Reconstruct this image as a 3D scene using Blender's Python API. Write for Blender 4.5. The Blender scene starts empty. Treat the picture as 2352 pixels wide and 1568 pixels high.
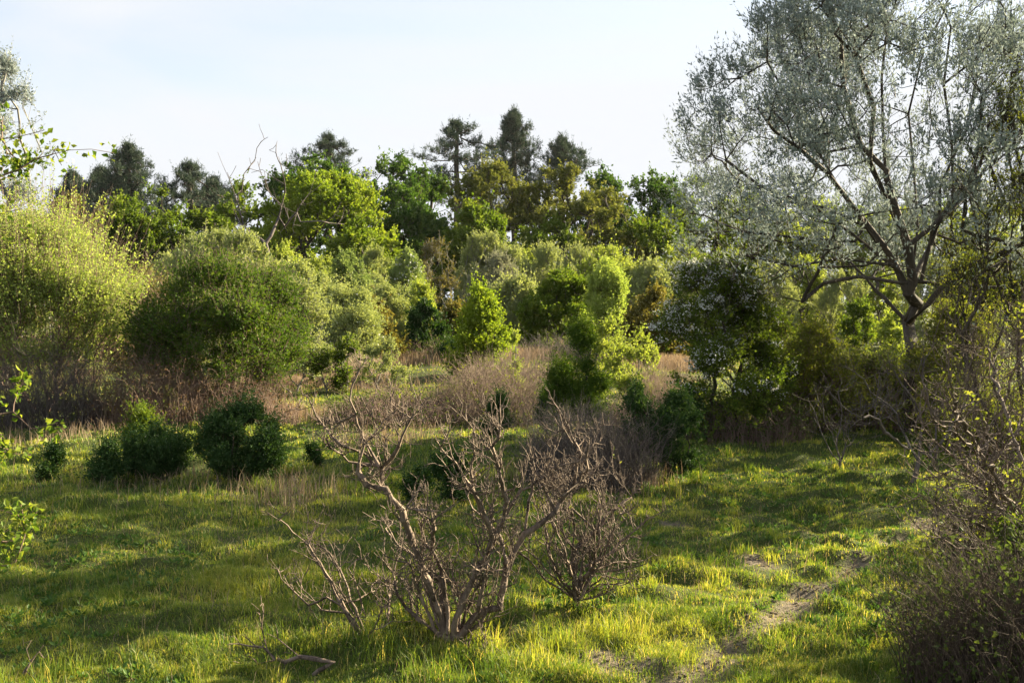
import bpy, math, random
import numpy as np
from mathutils import Vector

S = bpy.context.scene
COL = S.collection
R = math.radians
# ------------------------------------------------------------------ camera
CAM_H = 2.6
F = 2287.0            # focal length in pixels of a 2352 px wide picture
PITCH = math.atan(84 / F)
cam = bpy.data.cameras.new("camera"); cam.lens = 35; cam.sensor_width = 36
cam.clip_start = .05; cam.clip_end = 6000
co = bpy.data.objects.new("camera", cam); COL.objects.link(co)
co.location = (0, 0, CAM_H); co.rotation_euler = (R(90) - PITCH, 0, 0)
S.camera = co

def at(px, py, Y):
    """point at distance Y (m, along the ground) seen at picture position px, py"""
    dx = (px - 1176) / F; dz = (784 - py) / F
    fy = math.cos(PITCH) + dz * math.sin(PITCH); fz = -math.sin(PITCH) + dz * math.cos(PITCH)
    k = Y / fy
    return np.array([dx * k, Y, CAM_H + fz * k])

# ------------------------------------------------------------------ noise and terrain
def _h(ix, iy, seed):
    n = (ix.astype(np.int64) * 374761393 + iy.astype(np.int64) * 668265263 + seed * 1442695041) & 0x7fffffff
    n = ((n ^ (n >> 13)) * 1274126177) & 0x7fffffff
    return ((n ^ (n >> 16)) & 0xffff) / 65535.0
def vnoise(x, y, seed=0):
    x = np.asarray(x, float); y = np.asarray(y, float)
    ix = np.floor(x); iy = np.floor(y); fx = x - ix; fy = y - iy
    fx = fx * fx * (3 - 2 * fx); fy = fy * fy * (3 - 2 * fy)
    a = _h(ix, iy, seed); b = _h(ix + 1, iy, seed); c = _h(ix, iy + 1, seed); d = _h(ix + 1, iy + 1, seed)
    return (a * (1 - fx) + b * fx) * (1 - fy) + (c * (1 - fx) + d * fx) * fy
def fbm(x, y, seed=0, o=3):
    s = 0; a = .5; t = 0
    for i in range(o):
        s = s + a * vnoise(x * 2 ** i, y * 2 ** i, seed + i * 7); t += a; a *= .5
    return s / t

PATH = [at(px, py, CAM_H * F / (py - 700))[:2] for px, py in
        [(1380, 1640), (1560, 1560), (1660, 1500), (1740, 1450), (1830, 1400), (1890, 1345), (1990, 1290), (2110, 1205), (2230, 1150)]]
def path_mask(x, y):
    x = np.asarray(x, float); y = np.asarray(y, float)
    d = np.full(x.shape, 1e9)
    for a, b in zip(PATH[:-1], PATH[1:]):
        ab = b - a; L = ab @ ab
        t = np.clip(((x - a[0]) * ab[0] + (y - a[1]) * ab[1]) / L, 0, 1)
        d = np.minimum(d, np.hypot(x - a[0] - t * ab[0], y - a[1] - t * ab[1]))
    m = np.clip(1.2 - d / .34, 0, 1) * 1.15 - fbm(x * 1.9, y * 1.9, 91) * 1.35 - (y > 9) * np.clip((y - 9) / 3, 0, .3)
    return np.clip(m * 3.2, 0, 1)
BARE = []
for px, py, r in [(860, 1312, .2), (1542, 1195, .18), (1740, 1290, .22), (1420, 1530, .34), (2180, 1200, .5), (1000, 1075, .3)]:
    Y = CAM_H * F / (py - 700); p = at(px, py, Y); BARE.append((p[0], p[1], r))
def bare_mask(x, y):
    m = path_mask(x, y)
    for bx, by, r in BARE:
        d = np.hypot(x - bx, (y - by) * 1.0) / r + (fbm(x * 5, y * 5, 17) - .5) * .9
        m = np.maximum(m, np.clip((1.05 - d) * 3, 0, 1))
    return m
def gz(x, y):
    x = np.asarray(x, float); y = np.asarray(y, float)
    near = np.clip(1 - (np.hypot(x, y - 8) - 22) / 20, 0, 1)
    z = (fbm(x * .28, y * .28, 3) - .5) * .34 * np.clip(y / 14, .4, 1)
    z = z + near * ((fbm(x * 1.1, y * 1.7, 5) - .5) * .24 + (vnoise(x * 3.6, y * 4.6, 6) - .5) * .12)
    z = z - .05 * path_mask(x, y) * near
    z = z + .5 * np.exp(-(((x - 1.6) / 7) ** 2 + ((y - 36) / 6) ** 2))
    return z

# ------------------------------------------------------------------ materials
def mat_base(name):
    m = bpy.data.materials.new(name); m.use_nodes = True
    nt = m.node_tree; nt.nodes.clear()
    out = nt.nodes.new('ShaderNodeOutputMaterial')
    return m, nt, out
def ramp(nt, cols, src):
    r = nt.nodes.new('ShaderNodeValToRGB'); e = r.color_ramp.elements
    while len(e) < len(cols): e.new(.5)
    for i, c in enumerate(cols):
        e[i].position = i / (len(cols) - 1); e[i].color = (*c, 1)
    nt.links.new(src, r.inputs[0]); return r
def leaf_mat(name, cols, trans=.5, tint=(1.15, 1.12, .6), gloss=.012, rough=.5):
    m, nt, out = mat_base(name); L = nt.links.new
    a = nt.nodes.new('ShaderNodeAttribute'); a.attribute_name = 'v'
    r = ramp(nt, cols, a.outputs['Fac'])
    d = nt.nodes.new('ShaderNodeBsdfDiffuse'); L(r.outputs[0], d.inputs[0])
    mu = nt.nodes.new('ShaderNodeVectorMath'); mu.operation = 'MULTIPLY'; mu.inputs[1].default_value = tint
    L(r.outputs[0], mu.inputs[0])
    t = nt.nodes.new('ShaderNodeBsdfTranslucent'); L(mu.outputs[0], t.inputs[0])
    x = nt.nodes.new('ShaderNodeMixShader'); x.inputs[0].default_value = trans
    L(d.outputs[0], x.inputs[1]); L(t.outputs[0], x.inputs[2])
    g = nt.nodes.new('ShaderNodeBsdfGlossy'); g.inputs['Roughness'].default_value = rough
    y = nt.nodes.new('ShaderNodeMixShader'); y.inputs[0].default_value = gloss
    L(x.outputs[0], y.inputs[1]); L(g.outputs[0], y.inputs[2]); L(y.outputs[0], out.inputs[0])
    return m
def bark_mat(name, c1, c2, scale=18, bump=.5):
    m, nt, out = mat_base(name); L = nt.links.new
    tc = nt.nodes.new('ShaderNodeTexCoord'); mp = nt.nodes.new('ShaderNodeMapping'); mp.inputs['Scale'].default_value = (1, 1, .3)
    L(tc.outputs['Object'], mp.inputs[0])
    n = nt.nodes.new('ShaderNodeTexNoise'); n.inputs['Scale'].default_value = scale; n.inputs['Detail'].default_value = 5; n.inputs['Roughness'].default_value = .7
    L(mp.outputs[0], n.inputs['Vector'])
    a = nt.nodes.new('ShaderNodeAttribute'); a.attribute_name = 'v'
    ad = nt.nodes.new('ShaderNodeMath'); ad.operation = 'MULTIPLY_ADD'; ad.inputs[1].default_value = .5
    L(a.outputs['Fac'], ad.inputs[0])
    s = nt.nodes.new('ShaderNodeMath'); s.operation = 'MULTIPLY_ADD'; s.inputs[1].default_value = 1.6; s.inputs[2].default_value = -.55
    L(n.outputs[0], s.inputs[0]); L(s.outputs[0], ad.inputs[2])
    r = ramp(nt, [c1, [(p + q) / 2 for p, q in zip(c1, c2)], c2], ad.outputs[0])
    d = nt.nodes.new('ShaderNodeBsdfPrincipled'); d.inputs['Roughness'].default_value = .85
    d.inputs['Specular IOR Level'].default_value = .25
    L(r.outputs[0], d.inputs['Base Color'])
    b = nt.nodes.new('ShaderNodeBump'); b.inputs['Strength'].default_value = bump; b.inputs['Distance'].default_value = .02
    L(n.outputs[0], b.inputs['Height']); L(b.outputs[0], d.inputs['Normal'])
    L(d.outputs[0], out.inputs[0])
    return m

M = {}
M['oak'] = leaf_mat('oak leaves', [(.03, .07, .012), (.05, .105, .017), (.10, .16, .025)], .45)
M['oak_bright'] = leaf_mat('young oak leaves', [(.10, .165, .016), (.17, .24, .022), (.28, .33, .04)], .5)
M['oak_gold'] = leaf_mat('golden oak leaves', [(.075, .095, .02), (.125, .145, .03), (.21, .215, .05)], .45, (1.1, 1.05, .65))
M['olive'] = leaf_mat('olive leaves', [(.08, .085, .02), (.13, .12, .03), (.19, .17, .05)], .4, (1.2, 1.1, .6))
M['pine'] = leaf_mat('pine needles', [(.025, .045, .032), (.045, .07, .047), (.08, .11, .075)], .2, (1, 1, .7), .02)
M['sallow'] = leaf_mat('sallow leaves', [(.18, .225, .085), (.255, .30, .115), (.36, .395, .18)], .4, (1.15, 1.1, .6))
M['grey'] = leaf_mat('grey sallow leaves', [(.16, .17, .10), (.22, .23, .14), (.3, .3, .2)], .3, (1.05, 1.05, .8))
M['yellow'] = leaf_mat('yellow green leaves', [(.17, .23, .035), (.25, .31, .055), (.37, .41, .10)], .5)
M['haw'] = leaf_mat('hawthorn leaves', [(.055, .10, .010), (.10, .155, .016), (.19, .23, .03)], .5)
M['blue'] = leaf_mat('blue green leaves', [(.11, .17, .05), (.18, .24, .075), (.27, .32, .11)], .4, (1.1, 1.1, .7))
M['juniper'] = leaf_mat('dark evergreen leaves', [(.016, .042, .010), (.03, .072, .016), (.07, .125, .03)], .3, (1.2, 1.1, .4), .02)
M['willow'] = leaf_mat('silvery willow leaves', [(.12, .15, .13), (.22, .26, .24), (.44, .49, .49)], .28, (1.02, 1.04, .95), .03)
M['edge'] = leaf_mat('sparse yellow leaves', [(.09, .13, .02), (.16, .19, .03), (.31, .30, .07)], .45, (1.1, 1.1, .5))
M['hawdark'] = leaf_mat('dense hawthorn leaves', [(.03, .065, .008), (.06, .115, .012), (.15, .20, .025)], .45)
M['pale'] = leaf_mat('pale spring leaves', [(.19, .265, .05), (.28, .36, .085), (.42, .48, .15)], .5)
M['near'] = leaf_mat('near hawthorn leaves', [(.05, .10, .012), (.11, .17, .02), (.24, .28, .04)], .45)
M['bramble'] = leaf_mat('bramble leaves', [(.035, .06, .015), (.07, .10, .025), (.14, .16, .04)], .4)
M['rust'] = leaf_mat('rusty dead leaves', [(.09, .05, .02), (.16, .09, .035), (.22, .15, .06)], .3, (1.1, .95, .7))
M['blossom'] = leaf_mat('white blossom', [(.55, .55, .5), (.7, .7, .66), (.82, .82, .8)], .3, (1, 1, .95))
M['grass'] = leaf_mat('grass blades', [(.05, .11, .018), (.145, .22, .034), (.33, .36, .07), (.52, .45, .20)], .5, (1.35, 1.2, .45), .03)
M['straw'] = leaf_mat('dry grass', [(.17, .12, .085), (.27, .20, .14), (.42, .34, .23)], .3, (1.1, 1, .8))
M['weed'] = leaf_mat('low weed leaves', [(.04, .09, .02), (.07, .14, .03), (.12, .19, .05)], .4)
M['bark'] = bark_mat('dark bark', (.022, .017, .013), (.095, .078, .06))
M['canemid'] = bark_mat('mixed brown canes', (.05, .032, .024), (.30, .22, .165), 12)
M['bark_grey'] = bark_mat('grey bark', (.07, .065, .06), (.26, .25, .22))
M['dead'] = bark_mat('weathered dead wood', (.026, .017, .012), (.27, .205, .16), 34, 1.)
M['thorn'] = bark_mat('dark bramble stems', (.02, .013, .009), (.13, .095, .07), 20)
M['deadgrey'] = bark_mat('grey dead wood', (.04, .03, .027), (.17, .145, .13), 24)
M['cane'] = bark_mat('brown bramble canes', (.08, .05, .038), (.27, .19, .15), 12)
M['canepale'] = bark_mat('pale dry canes', (.11, .07, .05), (.46, .35, .26), 12)

# ground material
m, nt, out = mat_base('grassy earth'); L = nt.links.new
at_ = nt.nodes.new('ShaderNodeAttribute'); at_.attribute_name = 'bare'
tc = nt.nodes.new('ShaderNodeTexCoord')
n1 = nt.nodes.new('ShaderNodeTexNoise'); n1.inputs['Scale'].default_value = 9; n1.inputs['Detail'].default_value = 8; n1.inputs['Roughness'].default_value = .75
n2 = nt.nodes.new('ShaderNodeTexNoise'); n2.inputs['Scale'].default_value = .35; n2.inputs['Detail'].default_value = 6
n3 = nt.nodes.new('ShaderNodeTexVoronoi'); n3.inputs['Scale'].default_value = 38
for n in (n1, n2, n3): L(tc.outputs['Object'], n.inputs['Vector'])
g1 = ramp(nt, [(.015, .025, .006), (.035, .05, .012), (.07, .075, .025)], n1.outputs[0])
g2 = ramp(nt, [(.05, .07, .02), (.10, .12, .03), (.2, .17, .08)], n2.outputs[0])
mg = nt.nodes.new('ShaderNodeMixRGB'); mg.inputs[0].default_value = .25; L(g1.outputs[0], mg.inputs[1]); L(g2.outputs[0], mg.inputs[2])
so = ramp(nt, [(.07, .055, .035), (.16, .13, .095), (.30, .25, .20)], n1.outputs[0])
mx = nt.nodes.new('ShaderNodeMixRGB'); L(at_.outputs['Fac'], mx.inputs[0]); L(mg.outputs[0], mx.inputs[1]); L(so.outputs[0], mx.inputs[2])
pb = nt.nodes.new('ShaderNodeBsdfPrincipled'); pb.inputs['Roughness'].default_value = .95; pb.inputs['Specular IOR Level'].default_value = .15
L(mx.outputs[0], pb.inputs['Base Color'])
bu = nt.nodes.new('ShaderNodeBump'); bu.inputs['Strength'].default_value = .9; bu.inputs['Distance'].default_value = .04
ml = nt.nodes.new('ShaderNodeMath'); ml.operation = 'MULTIPLY_ADD'; ml.inputs[1].default_value = .35
L(n3.outputs[0], ml.inputs[0]); L(n1.outputs[0], ml.inputs[2]); L(ml.outputs[0], bu.inputs['Height']); L(bu.outputs[0], pb.inputs['Normal'])
L(pb.outputs[0], out.inputs[0]); M['ground'] = m

# ------------------------------------------------------------------ mesh helpers (all quads)
def mesh(name, V, Q, mt, v=None, smooth=False, attr='v', domain='FACE'):
    V = np.ascontiguousarray(V, np.float32); Q = np.ascontiguousarray(Q, np.int32)
    me = bpy.data.meshes.new(name)
    me.vertices.add(len(V)); me.vertices.foreach_set('co', V.ravel())
    me.loops.add(Q.size); me.loops.foreach_set('vertex_index', Q.ravel())
    me.polygons.add(len(Q)); me.polygons.foreach_set('loop_start', np.arange(0, Q.size, 4, dtype=np.int32))
    me.polygons.foreach_set('use_smooth', np.full(len(Q), smooth, dtype=bool))
    if v is not None:
        a = me.attributes.new(attr, 'FLOAT', domain); a.data.foreach_set('value', np.ascontiguousarray(v, np.float32))
    me.update(calc_edges=True); me.materials.append(M[mt])
    return me
def link(name, me, parent=None, loc=(0, 0, 0), **kw):
    o = bpy.data.objects.new(name, me); COL.objects.link(o); o.location = loc
    if parent: o.parent = parent
    for k, val in kw.items():
        if val: o[k] = val
    return o
def thing(name, loc, label, cat, group=None, rz=0):
    o = bpy.data.objects.new(name, None); COL.objects.link(o); o.location = loc; o.rotation_euler.z = rz
    o.empty_display_size = .3
    o['label'] = label; o['category'] = cat
    if group: o['group'] = group
    return o
def norm(a): return a / (np.linalg.norm(a, axis=-1, keepdims=True) + 1e-9)
def frames(D):
    ref = np.array([.31, .91, .12]); ref = ref / np.linalg.norm(ref)
    U = np.cross(D, ref); l = np.linalg.norm(U, axis=1, keepdims=True)
    alt = np.cross(D, [1., 0, 0]); U = np.where(l < .12, alt, U); U = norm(U)
    return U, np.cross(D, U)
def prisms(P0, P1, D0, D1, r0, r1, n):
    """vectorised tapered tubes; rings oriented by D0 / D1"""
    N = len(P0); a = np.arange(n) * 2 * math.pi / n
    ca, sa = np.cos(a), np.sin(a)
    U0, W0 = frames(D0); U1, W1 = frames(D1)
    R0 = P0[:, None] + (U0[:, None] * ca[None, :, None] + W0[:, None] * sa[None, :, None]) * r0[:, None, None]
    R1 = P1[:, None] + (U1[:, None] * ca[None, :, None] + W1[:, None] * sa[None, :, None]) * r1[:, None, None]
    V = np.concatenate([R0, R1], 1).reshape(-1, 3)
    b = (np.arange(N) * 2 * n)[:, None]; i = np.arange(n)[None]; j = (np.arange(n)[None] + 1) % n
    Q = np.stack([b + i, b + j, b + n + j, b + n + i], -1).reshape(-1, 4)
    return V, Q
def join(parts):
    V = []; Q = []; A = []; o = 0
    for p in parts:
        V.append(p[0]); Q.append(p[1] + o); A.append(p[2]); o += len(p[0])
    return np.concatenate(V), np.concatenate(Q), np.concatenate(A)
def leaf_quads(rng, P, D, ln, wd, v, fold=.25):
    N = len(P); D = norm(D)
    U = norm(np.cross(D, rng.normal(size=(N, 3)))); W = np.cross(D, U)
    s = rng.uniform(.65, 1.25, (N, 1)); l = ln * s; w = wd * s
    mid = P + D * l * .45
    V = np.stack([P, mid + U * w * .5 + W * w * fold, P + D * l, mid - U * w * .5 + W * w * fold], 1).reshape(-1, 3)
    Q = np.arange(N * 4).reshape(N, 4)
    return V, Q, v

# ------------------------------------------------------------------ branching skeleton: attach each target to the growing tree
def grow(rng, targets, root, trunk=None, bf=.45, seg=.3, wob=.12, droop=0.):
    cap = 60000
    P = np.zeros((cap, 3)); par = np.full(cap, -1); pl = np.zeros(cap)
    P[0] = root; n = 1
    for chain in (trunk or []):
        last = int(np.argmin(((P[:n] - chain[0]) ** 2).sum(1)))
        for t in chain:
            P[n] = t; par[n] = last; pl[n] = (pl[last] + np.linalg.norm(P[n] - P[last])) * .9; last = n; n += 1
    d = np.linalg.norm(targets - P[n - 1], axis=1)
    T = targets[np.argsort(d + rng.normal(size=len(d)) * .1 * d.mean())]
    ends = []
    for t in T:
        e = P[:n] - t
        c = np.sqrt((e * e).sum(1)) + bf * pl[:n]
        k = int(np.argmin(c)); dd = np.linalg.norm(P[k] - t)
        ns = max(1, min(8, int(dd / seg))); a = P[k].copy(); last = k
        for s in range(1, ns + 1):
            f = s / ns; q = a + (t - a) * f
            if s < ns: q = q + rng.normal(size=3) * wob * dd / ns + np.array([0, 0, -droop * dd * f * (1 - f)])
            P[n] = q; par[n] = last; pl[n] = pl[last] + np.linalg.norm(q - P[last]); last = n; n += 1
            if n >= cap - 10: break
        ends.append(last)
        if n >= cap - 10: break
    return P[:n].copy(), par[:n].copy(), np.array(ends)
def skeleton_mesh(rng, P, par, r_tip, r_root, nbig=8, knob=0):
    n = len(P); w = np.zeros(n); ch = np.bincount(par[1:], minlength=n); w[ch == 0] = 1
    heavy = np.full(n, -1); hv = np.zeros(n)
    for i in range(n - 1, 0, -1):
        p = par[i]; w[p] += w[i]
        if w[i] > hv[p]: hv[p] = w[i]; heavy[p] = i
    e = math.log(r_root / r_tip) / math.log(max(w[0], 2)); r = r_tip * w ** e
    if knob: r = r * (1 + knob * rng.normal(size=n)).clip(.7, 1.5)
    D = np.zeros((n, 3)); D[1:] = norm(P[1:] - P[par[1:]]); D[0] = D[heavy[0]] if heavy[0] > 0 else (0, 0, 1)
    Dn = D.copy()
    hk = heavy > 0; Dn[hk] = norm(D[hk] + D[heavy[hk]])
    c = np.arange(1, n); p = par[1:]
    cont = heavy[p] == c
    D0 = np.where(cont[:, None], Dn[p], D[c]); D1 = Dn[c]
    r0 = np.where(cont, r[p], np.minimum(r[p] * .9, r[c] * 1.25)); r1 = r[c]
    parts = []
    for lo, hi, ns in ((0, .012, 3), (.012, .035, 5), (.035, 9, nbig)):
        k = (r1 >= lo) & (r1 < hi)
        if k.any():
            V, Q = prisms(P[p][k], P[c][k], D0[k], D1[k], r0[k], r1[k], ns)
            parts.append((V, Q, np.repeat(rng.uniform(0, 1, k.sum()), ns)))
    return join(parts), r

PROF = {
    'round': lambda t: np.sqrt(np.clip(1 - (2 * t - 1) ** 2, 0, 1)) * .85 + .15 * (1 - t),
    'dome': lambda t: np.sqrt(np.clip(1 - t ** 2.2, 0, 1)),
    'cone': lambda t: (1 - t) ** .8,
    'vase': lambda t: np.clip(np.sin(np.clip(t * .92 + .2, 0, 1) * math.pi) * .9 + .12, 0, 1),
    'column': lambda t: np.clip((1 - t) ** .5, 0, 1),
}
def crown_points(rng, Rr, z0, z1, shape, nl, lr, N, flat=.8, fill=.25, hollow=.5):
    pf = PROF[shape]; fill = fill * .45; Rr = Rr * 1.08
    t = rng.uniform(0, 1, nl) ** .9; a = rng.uniform(0, 2 * math.pi, nl) + np.arange(nl) * 2.4
    pr = pf(t); rad = pr * Rr * np.sqrt(rng.uniform(.2, 1.12, nl)) * (1 - lr * .6)
    C = np.stack([rad * np.cos(a), rad * np.sin(a), z0 + (z1 - z0) * t * (1 - lr * .35 * .9)], 1)
    lrad = lr * Rr * rng.uniform(.45, 1.35, nl) * (.5 + .5 * pr)
    n1 = int(N * (1 - fill)); k = rng.choice(nl, n1, p=lrad ** 2 / (lrad ** 2).sum())
    d = norm(rng.normal(size=(n1, 3))); d[:, 2] = np.abs(d[:, 2]) * rng.choice([1, -1], n1, p=[.78, .22])
    P1 = C[k] + d * (lrad[k] * rng.uniform(hollow, 1, n1))[:, None] * np.array([1, 1, flat])
    n2 = N - n1; t = rng.uniform(0, 1, n2); a = rng.uniform(0, 2 * math.pi, n2); rr = pf(t) * Rr * rng.uniform(.3, 1, n2) ** .5 * .93
    P2 = np.stack([rr * np.cos(a), rr * np.sin(a), z0 + (z1 - z0) * t * .95], 1)
    P = np.concatenate([P1, P2]); P[:, 2] = np.maximum(P[:, 2], z0 * .6 + .05)
    return P

def foliage(rng, P, ends, center, ntw, nlf, tl, ll, lw, up=.5, out=.6, rnd=.8, lrnd=.8, twigs=0., droop=0, frac=1., lz=None, whips=.12, wl=2.4):
    """leaves set along short twigs at the branch ends; returns leaf parts and twig parts"""
    E = P[ends]
    if frac < 1: E = E[rng.uniform(size=len(E)) < frac]
    n = len(E); E2 = np.repeat(E, ntw, 0); m = len(E2)
    wh = (rng.uniform(size=(m, 1)) < whips)
    o = E2 - center; o[:, 2] *= .8; o = norm(o)
    D = norm(o * out * np.where(wh, 1.5, 1) + np.array([0, 0, up - droop]) * np.where(wh, 1.6, 1) + rng.normal(size=(m, 3)) * rnd * np.where(wh, .7, 1))
    Lt = tl * rng.uniform(.4, 1.3, (m, 1)) * np.where(wh, rng.uniform(1.3, wl, (m, 1)), 1)
    cv = np.repeat(rng.uniform(0, 1, n), ntw) * .55 + rng.uniform(0, .15, m)
    f = rng.uniform(.1, 1.0, (m, nlf, 1))
    LP = E2[:, None] + D[:, None] * Lt[:, None] * f + rng.normal(size=(m, nlf, 3)) * tl * .07
    LD = D[:, None] * .8 + rng.normal(size=(m, nlf, 3)) * lrnd
    v = np.clip(np.repeat(cv, nlf) + rng.uniform(0, .35, m * nlf), 0, 1)
    LP = LP.reshape(-1, 3); LD = LD.reshape(-1, 3)
    if lz:
        zz = (LP[:, 2] / lz[2] - lz[0]) / (lz[1] - lz[0]) + (fbm(LP[:, 0] * 1.2 + 9, LP[:, 2] * 1.2 + LP[:, 1], 8) - .5) * 1.2
        kp = rng.uniform(size=len(LP)) < np.clip(zz, .04, 1)
        LP, LD, v = LP[kp], LD[kp], v[kp]
    lv = leaf_quads(rng, LP, LD, ll, lw, v)
    tw = None
    if twigs > 0:
        V, Q = prisms(E2, E2 + D * Lt, D, D, np.full(m, twigs), np.full(m, twigs * .5), 3)
        tw = (V, Q, np.repeat(rng.uniform(0, 1, m), 3))
    return lv, tw

KINDS = dict(
    # far
    oak=dict(leaf='oak', bark='bark', N=420, ntw=6, nlf=11, tl=.7, ll=.27, lw=.19, shape='round', nl=30, lr=.34, rt=.03, rr=.38, cb=.2, seg=.9),
    bright=dict(leaf='oak_bright', bark='bark', N=520, ntw=6, nlf=11, tl=.65, ll=.24, lw=.17, shape='dome', nl=24, lr=.32, rt=.03, rr=.36, cb=.12, seg=.8),
    gold=dict(leaf='oak_gold', bark='bark', N=480, ntw=6, nlf=10, tl=.65, ll=.23, lw=.15, shape='round', nl=32, lr=.3, rt=.03, rr=.34, cb=.12, seg=.8),
    olive=dict(leaf='olive', bark='bark', N=520, ntw=6, nlf=10, tl=.65, ll=.23, lw=.15, shape='round', nl=28, lr=.34, rt=.03, rr=.34, cb=.12, seg=.8),
    # middle
    sallow=dict(leaf='sallow', bark='bark_grey', N=520, ntw=5, nlf=8, tl=.5, ll=.15, lw=.075, shape='dome', nl=16, lr=.36, rt=.012, rr=.09, cb=.1, seg=.5, up=1.0, rnd=.45, lrnd=.55, twigs=.006),
    grey=dict(leaf='grey', bark='bark_grey', N=520, ntw=5, nlf=7, tl=.4, ll=.13, lw=.06, shape='dome', nl=14, lr=.4, rt=.012, rr=.09, cb=.1, seg=.5, up=.8, rnd=.5, twigs=.01),
    yellow=dict(leaf='yellow', bark='bark', N=460, ntw=6, nlf=11, tl=.42, ll=.12, lw=.08, shape='dome', nl=16, lr=.36, rt=.01, rr=.08, cb=.06, seg=.5, up=.8, rnd=.6),
    blue=dict(leaf='blue', bark='bark', N=460, ntw=6, nlf=11, tl=.45, ll=.12, lw=.08, shape='dome', nl=16, lr=.34, rt=.01, rr=.08, cb=.06, seg=.5, up=.8, rnd=.6),
    green=dict(leaf='haw', bark='bark', N=460, ntw=6, nlf=11, tl=.42, ll=.14, lw=.1, shape='dome', nl=16, lr=.34, rt=.01, rr=.08, cb=.06, seg=.5, up=.6, rnd=.7),
    darkbush=dict(leaf='juniper', bark='bark', N=420, ntw=6, nlf=10, tl=.3, ll=.12, lw=.08, shape='dome', nl=16, lr=.34, rt=.01, rr=.07, cb=.03, seg=.4, up=.4, rnd=.8),
)
PROTO = {}; k_w = 1.12
def build(kind, seed, w, h, near=1.0, **over):
    k = dict(KINDS[kind]); k.update(over)
    rng = np.random.default_rng(seed)
    Rr = w / 2; z0 = h * k['cb']
    T = crown_points(rng, Rr, z0, h, k['shape'], k['nl'], k['lr'], k['N'], k.get('flat', .85), k.get('fill', .25))
    T[:, 2] = np.minimum(T[:, 2], h * .97)
    trunk = None
    if k.get('tree', kind in ('oak', 'gold', 'olive', 'bright')):
        hh = h * k.get('th', .4); trunk = [np.array([rng.normal() * .02 * hh * i, rng.normal() * .02 * hh * i, hh * i / 5]) for i in range(1, 6)]; trunk = [trunk]
    if k.get('pre'): trunk = k['pre']
    P, par, ends = grow(rng, T, np.array([0, 0, -.15]), trunk, k.get('bf', .45), k['seg'], k.get('wob', .14))
    (bv, bq, ba), r = skeleton_mesh(rng, P, par, k['rt'], k['rr'])
    lv, tw = foliage(rng, P, ends, np.array([0, 0, h * .35]), k['ntw'], k['nlf'], k['tl'], k['ll'], k['lw'], k.get('up', .5), k.get('out', .6), k.get('rnd', .8), k.get('lrnd', .8), k.get('twigs', 0), k.get('droop', 0), k.get('frac', 1), (*k['lz'], h) if k.get('lz') else None, k.get('whips', .12), k.get('wl', 2.4))
    parts = [(bv, bq, ba)]
    if tw: parts.append(tw)
    V, Q, A = join(parts)
    mb = mesh('branches', V, Q, k['bark'], A, True)
    ml = mesh('leaves', lv[0], lv[1], k['leaf'], lv[2])
    return mb, ml, P, ends, k
def plant(name, label, cat, kind, px, Y, top, wpx, seed, group=None, proto=None, ex=None, tree=False, **over):
    """a plant seen centred at px, its top at picture row top, wpx wide, standing Y metres away"""
    x = (px - 1176) / F * Y; g = float(gz(x, Y))
    h = at(px, top, Y)[2] - g; w = wpx / F * Y * (1.32 if Y > 70 else k_w)
    t = thing(name, (x, Y, g), label, cat, group)
    if proto:
        key = (kind, proto)
        if key not in PROTO: PROTO[key] = (*build(kind, proto * 31 + 7, w, h, **over)[:2], w, h)
        mb, ml, pw, ph = PROTO[key]; sc = (w / pw, w / pw, h / ph); rz = seed * 1.7
        b = link('trunk' if tree else 'stems', mb, t); c = link('crown' if tree else 'foliage', ml, t)
        for o in (b, c): o.scale = sc; o.rotation_euler.z = rz
        return t
    mb, ml, P, ends, k = build(kind, seed, w, h, **over)
    link('trunk' if tree else 'stems', mb, t); link('crown' if tree else 'foliage', ml, t)
    if ex: ex(t, P, ends, h)
    return t
def blossom_on(frac, size, n=5, side=None, seed=1, zmin=0, sg=.12):
    def f(t, P, ends, h):
        rng = np.random.default_rng(seed); E = P[ends]; c = np.array([0, 0, h * .35])
        sc = rng.uniform(size=len(E)) < frac
        if side is not None: sc &= (E @ np.array(side) > -.1) | (rng.uniform(size=len(E)) < .25)
        sc &= E[:, 2] > zmin
        E = E[sc]; o = norm(E - c)
        B = np.repeat(E + o * .14, n, 0) + rng.normal(size=(len(E) * n, 3)) * np.array([sg, sg, sg * .5])
        lv = leaf_quads(rng, B, rng.normal(size=B.shape) + [0, 0, .4], size, size, rng.uniform(0, 1, len(B)), .1)
        link('blossoms', mesh('blossoms', lv[0], lv[1], 'blossom', lv[2]), t)
    return f

# ------------------------------------------------------------------ ground
def axis(lo, hi, mid, fine, n, far):
    a = np.linspace(lo, hi, n); k = np.arange(1, 26)
    up = hi + (far - hi) * (k / 25) ** 3.2; dn = lo - (far + lo) * (k / 25) ** 3.2
    return np.concatenate([dn[::-1], a, up])
gx = axis(-16, 16, 0, .1, 300, 2500); gy = axis(2, 32, 0, .1, 290, 2500)
X, Y_ = np.meshgrid(gx, gy); Z = gz(X, Y_)
V = np.stack([X, Y_, Z], -1).reshape(-1, 3); nx = len(gx); ny = len(gy)
i, j = np.meshgrid(np.arange(nx - 1), np.arange(ny - 1)); b = (j * nx + i).ravel()
Q = np.stack([b, b + 1, b + nx + 1, b + nx], 1)
bare = bare_mask(X, Y_).ravel()
link('ground', mesh('ground', V, Q, 'ground', bare, True, 'bare', 'POINT'), kind='structure')

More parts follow.
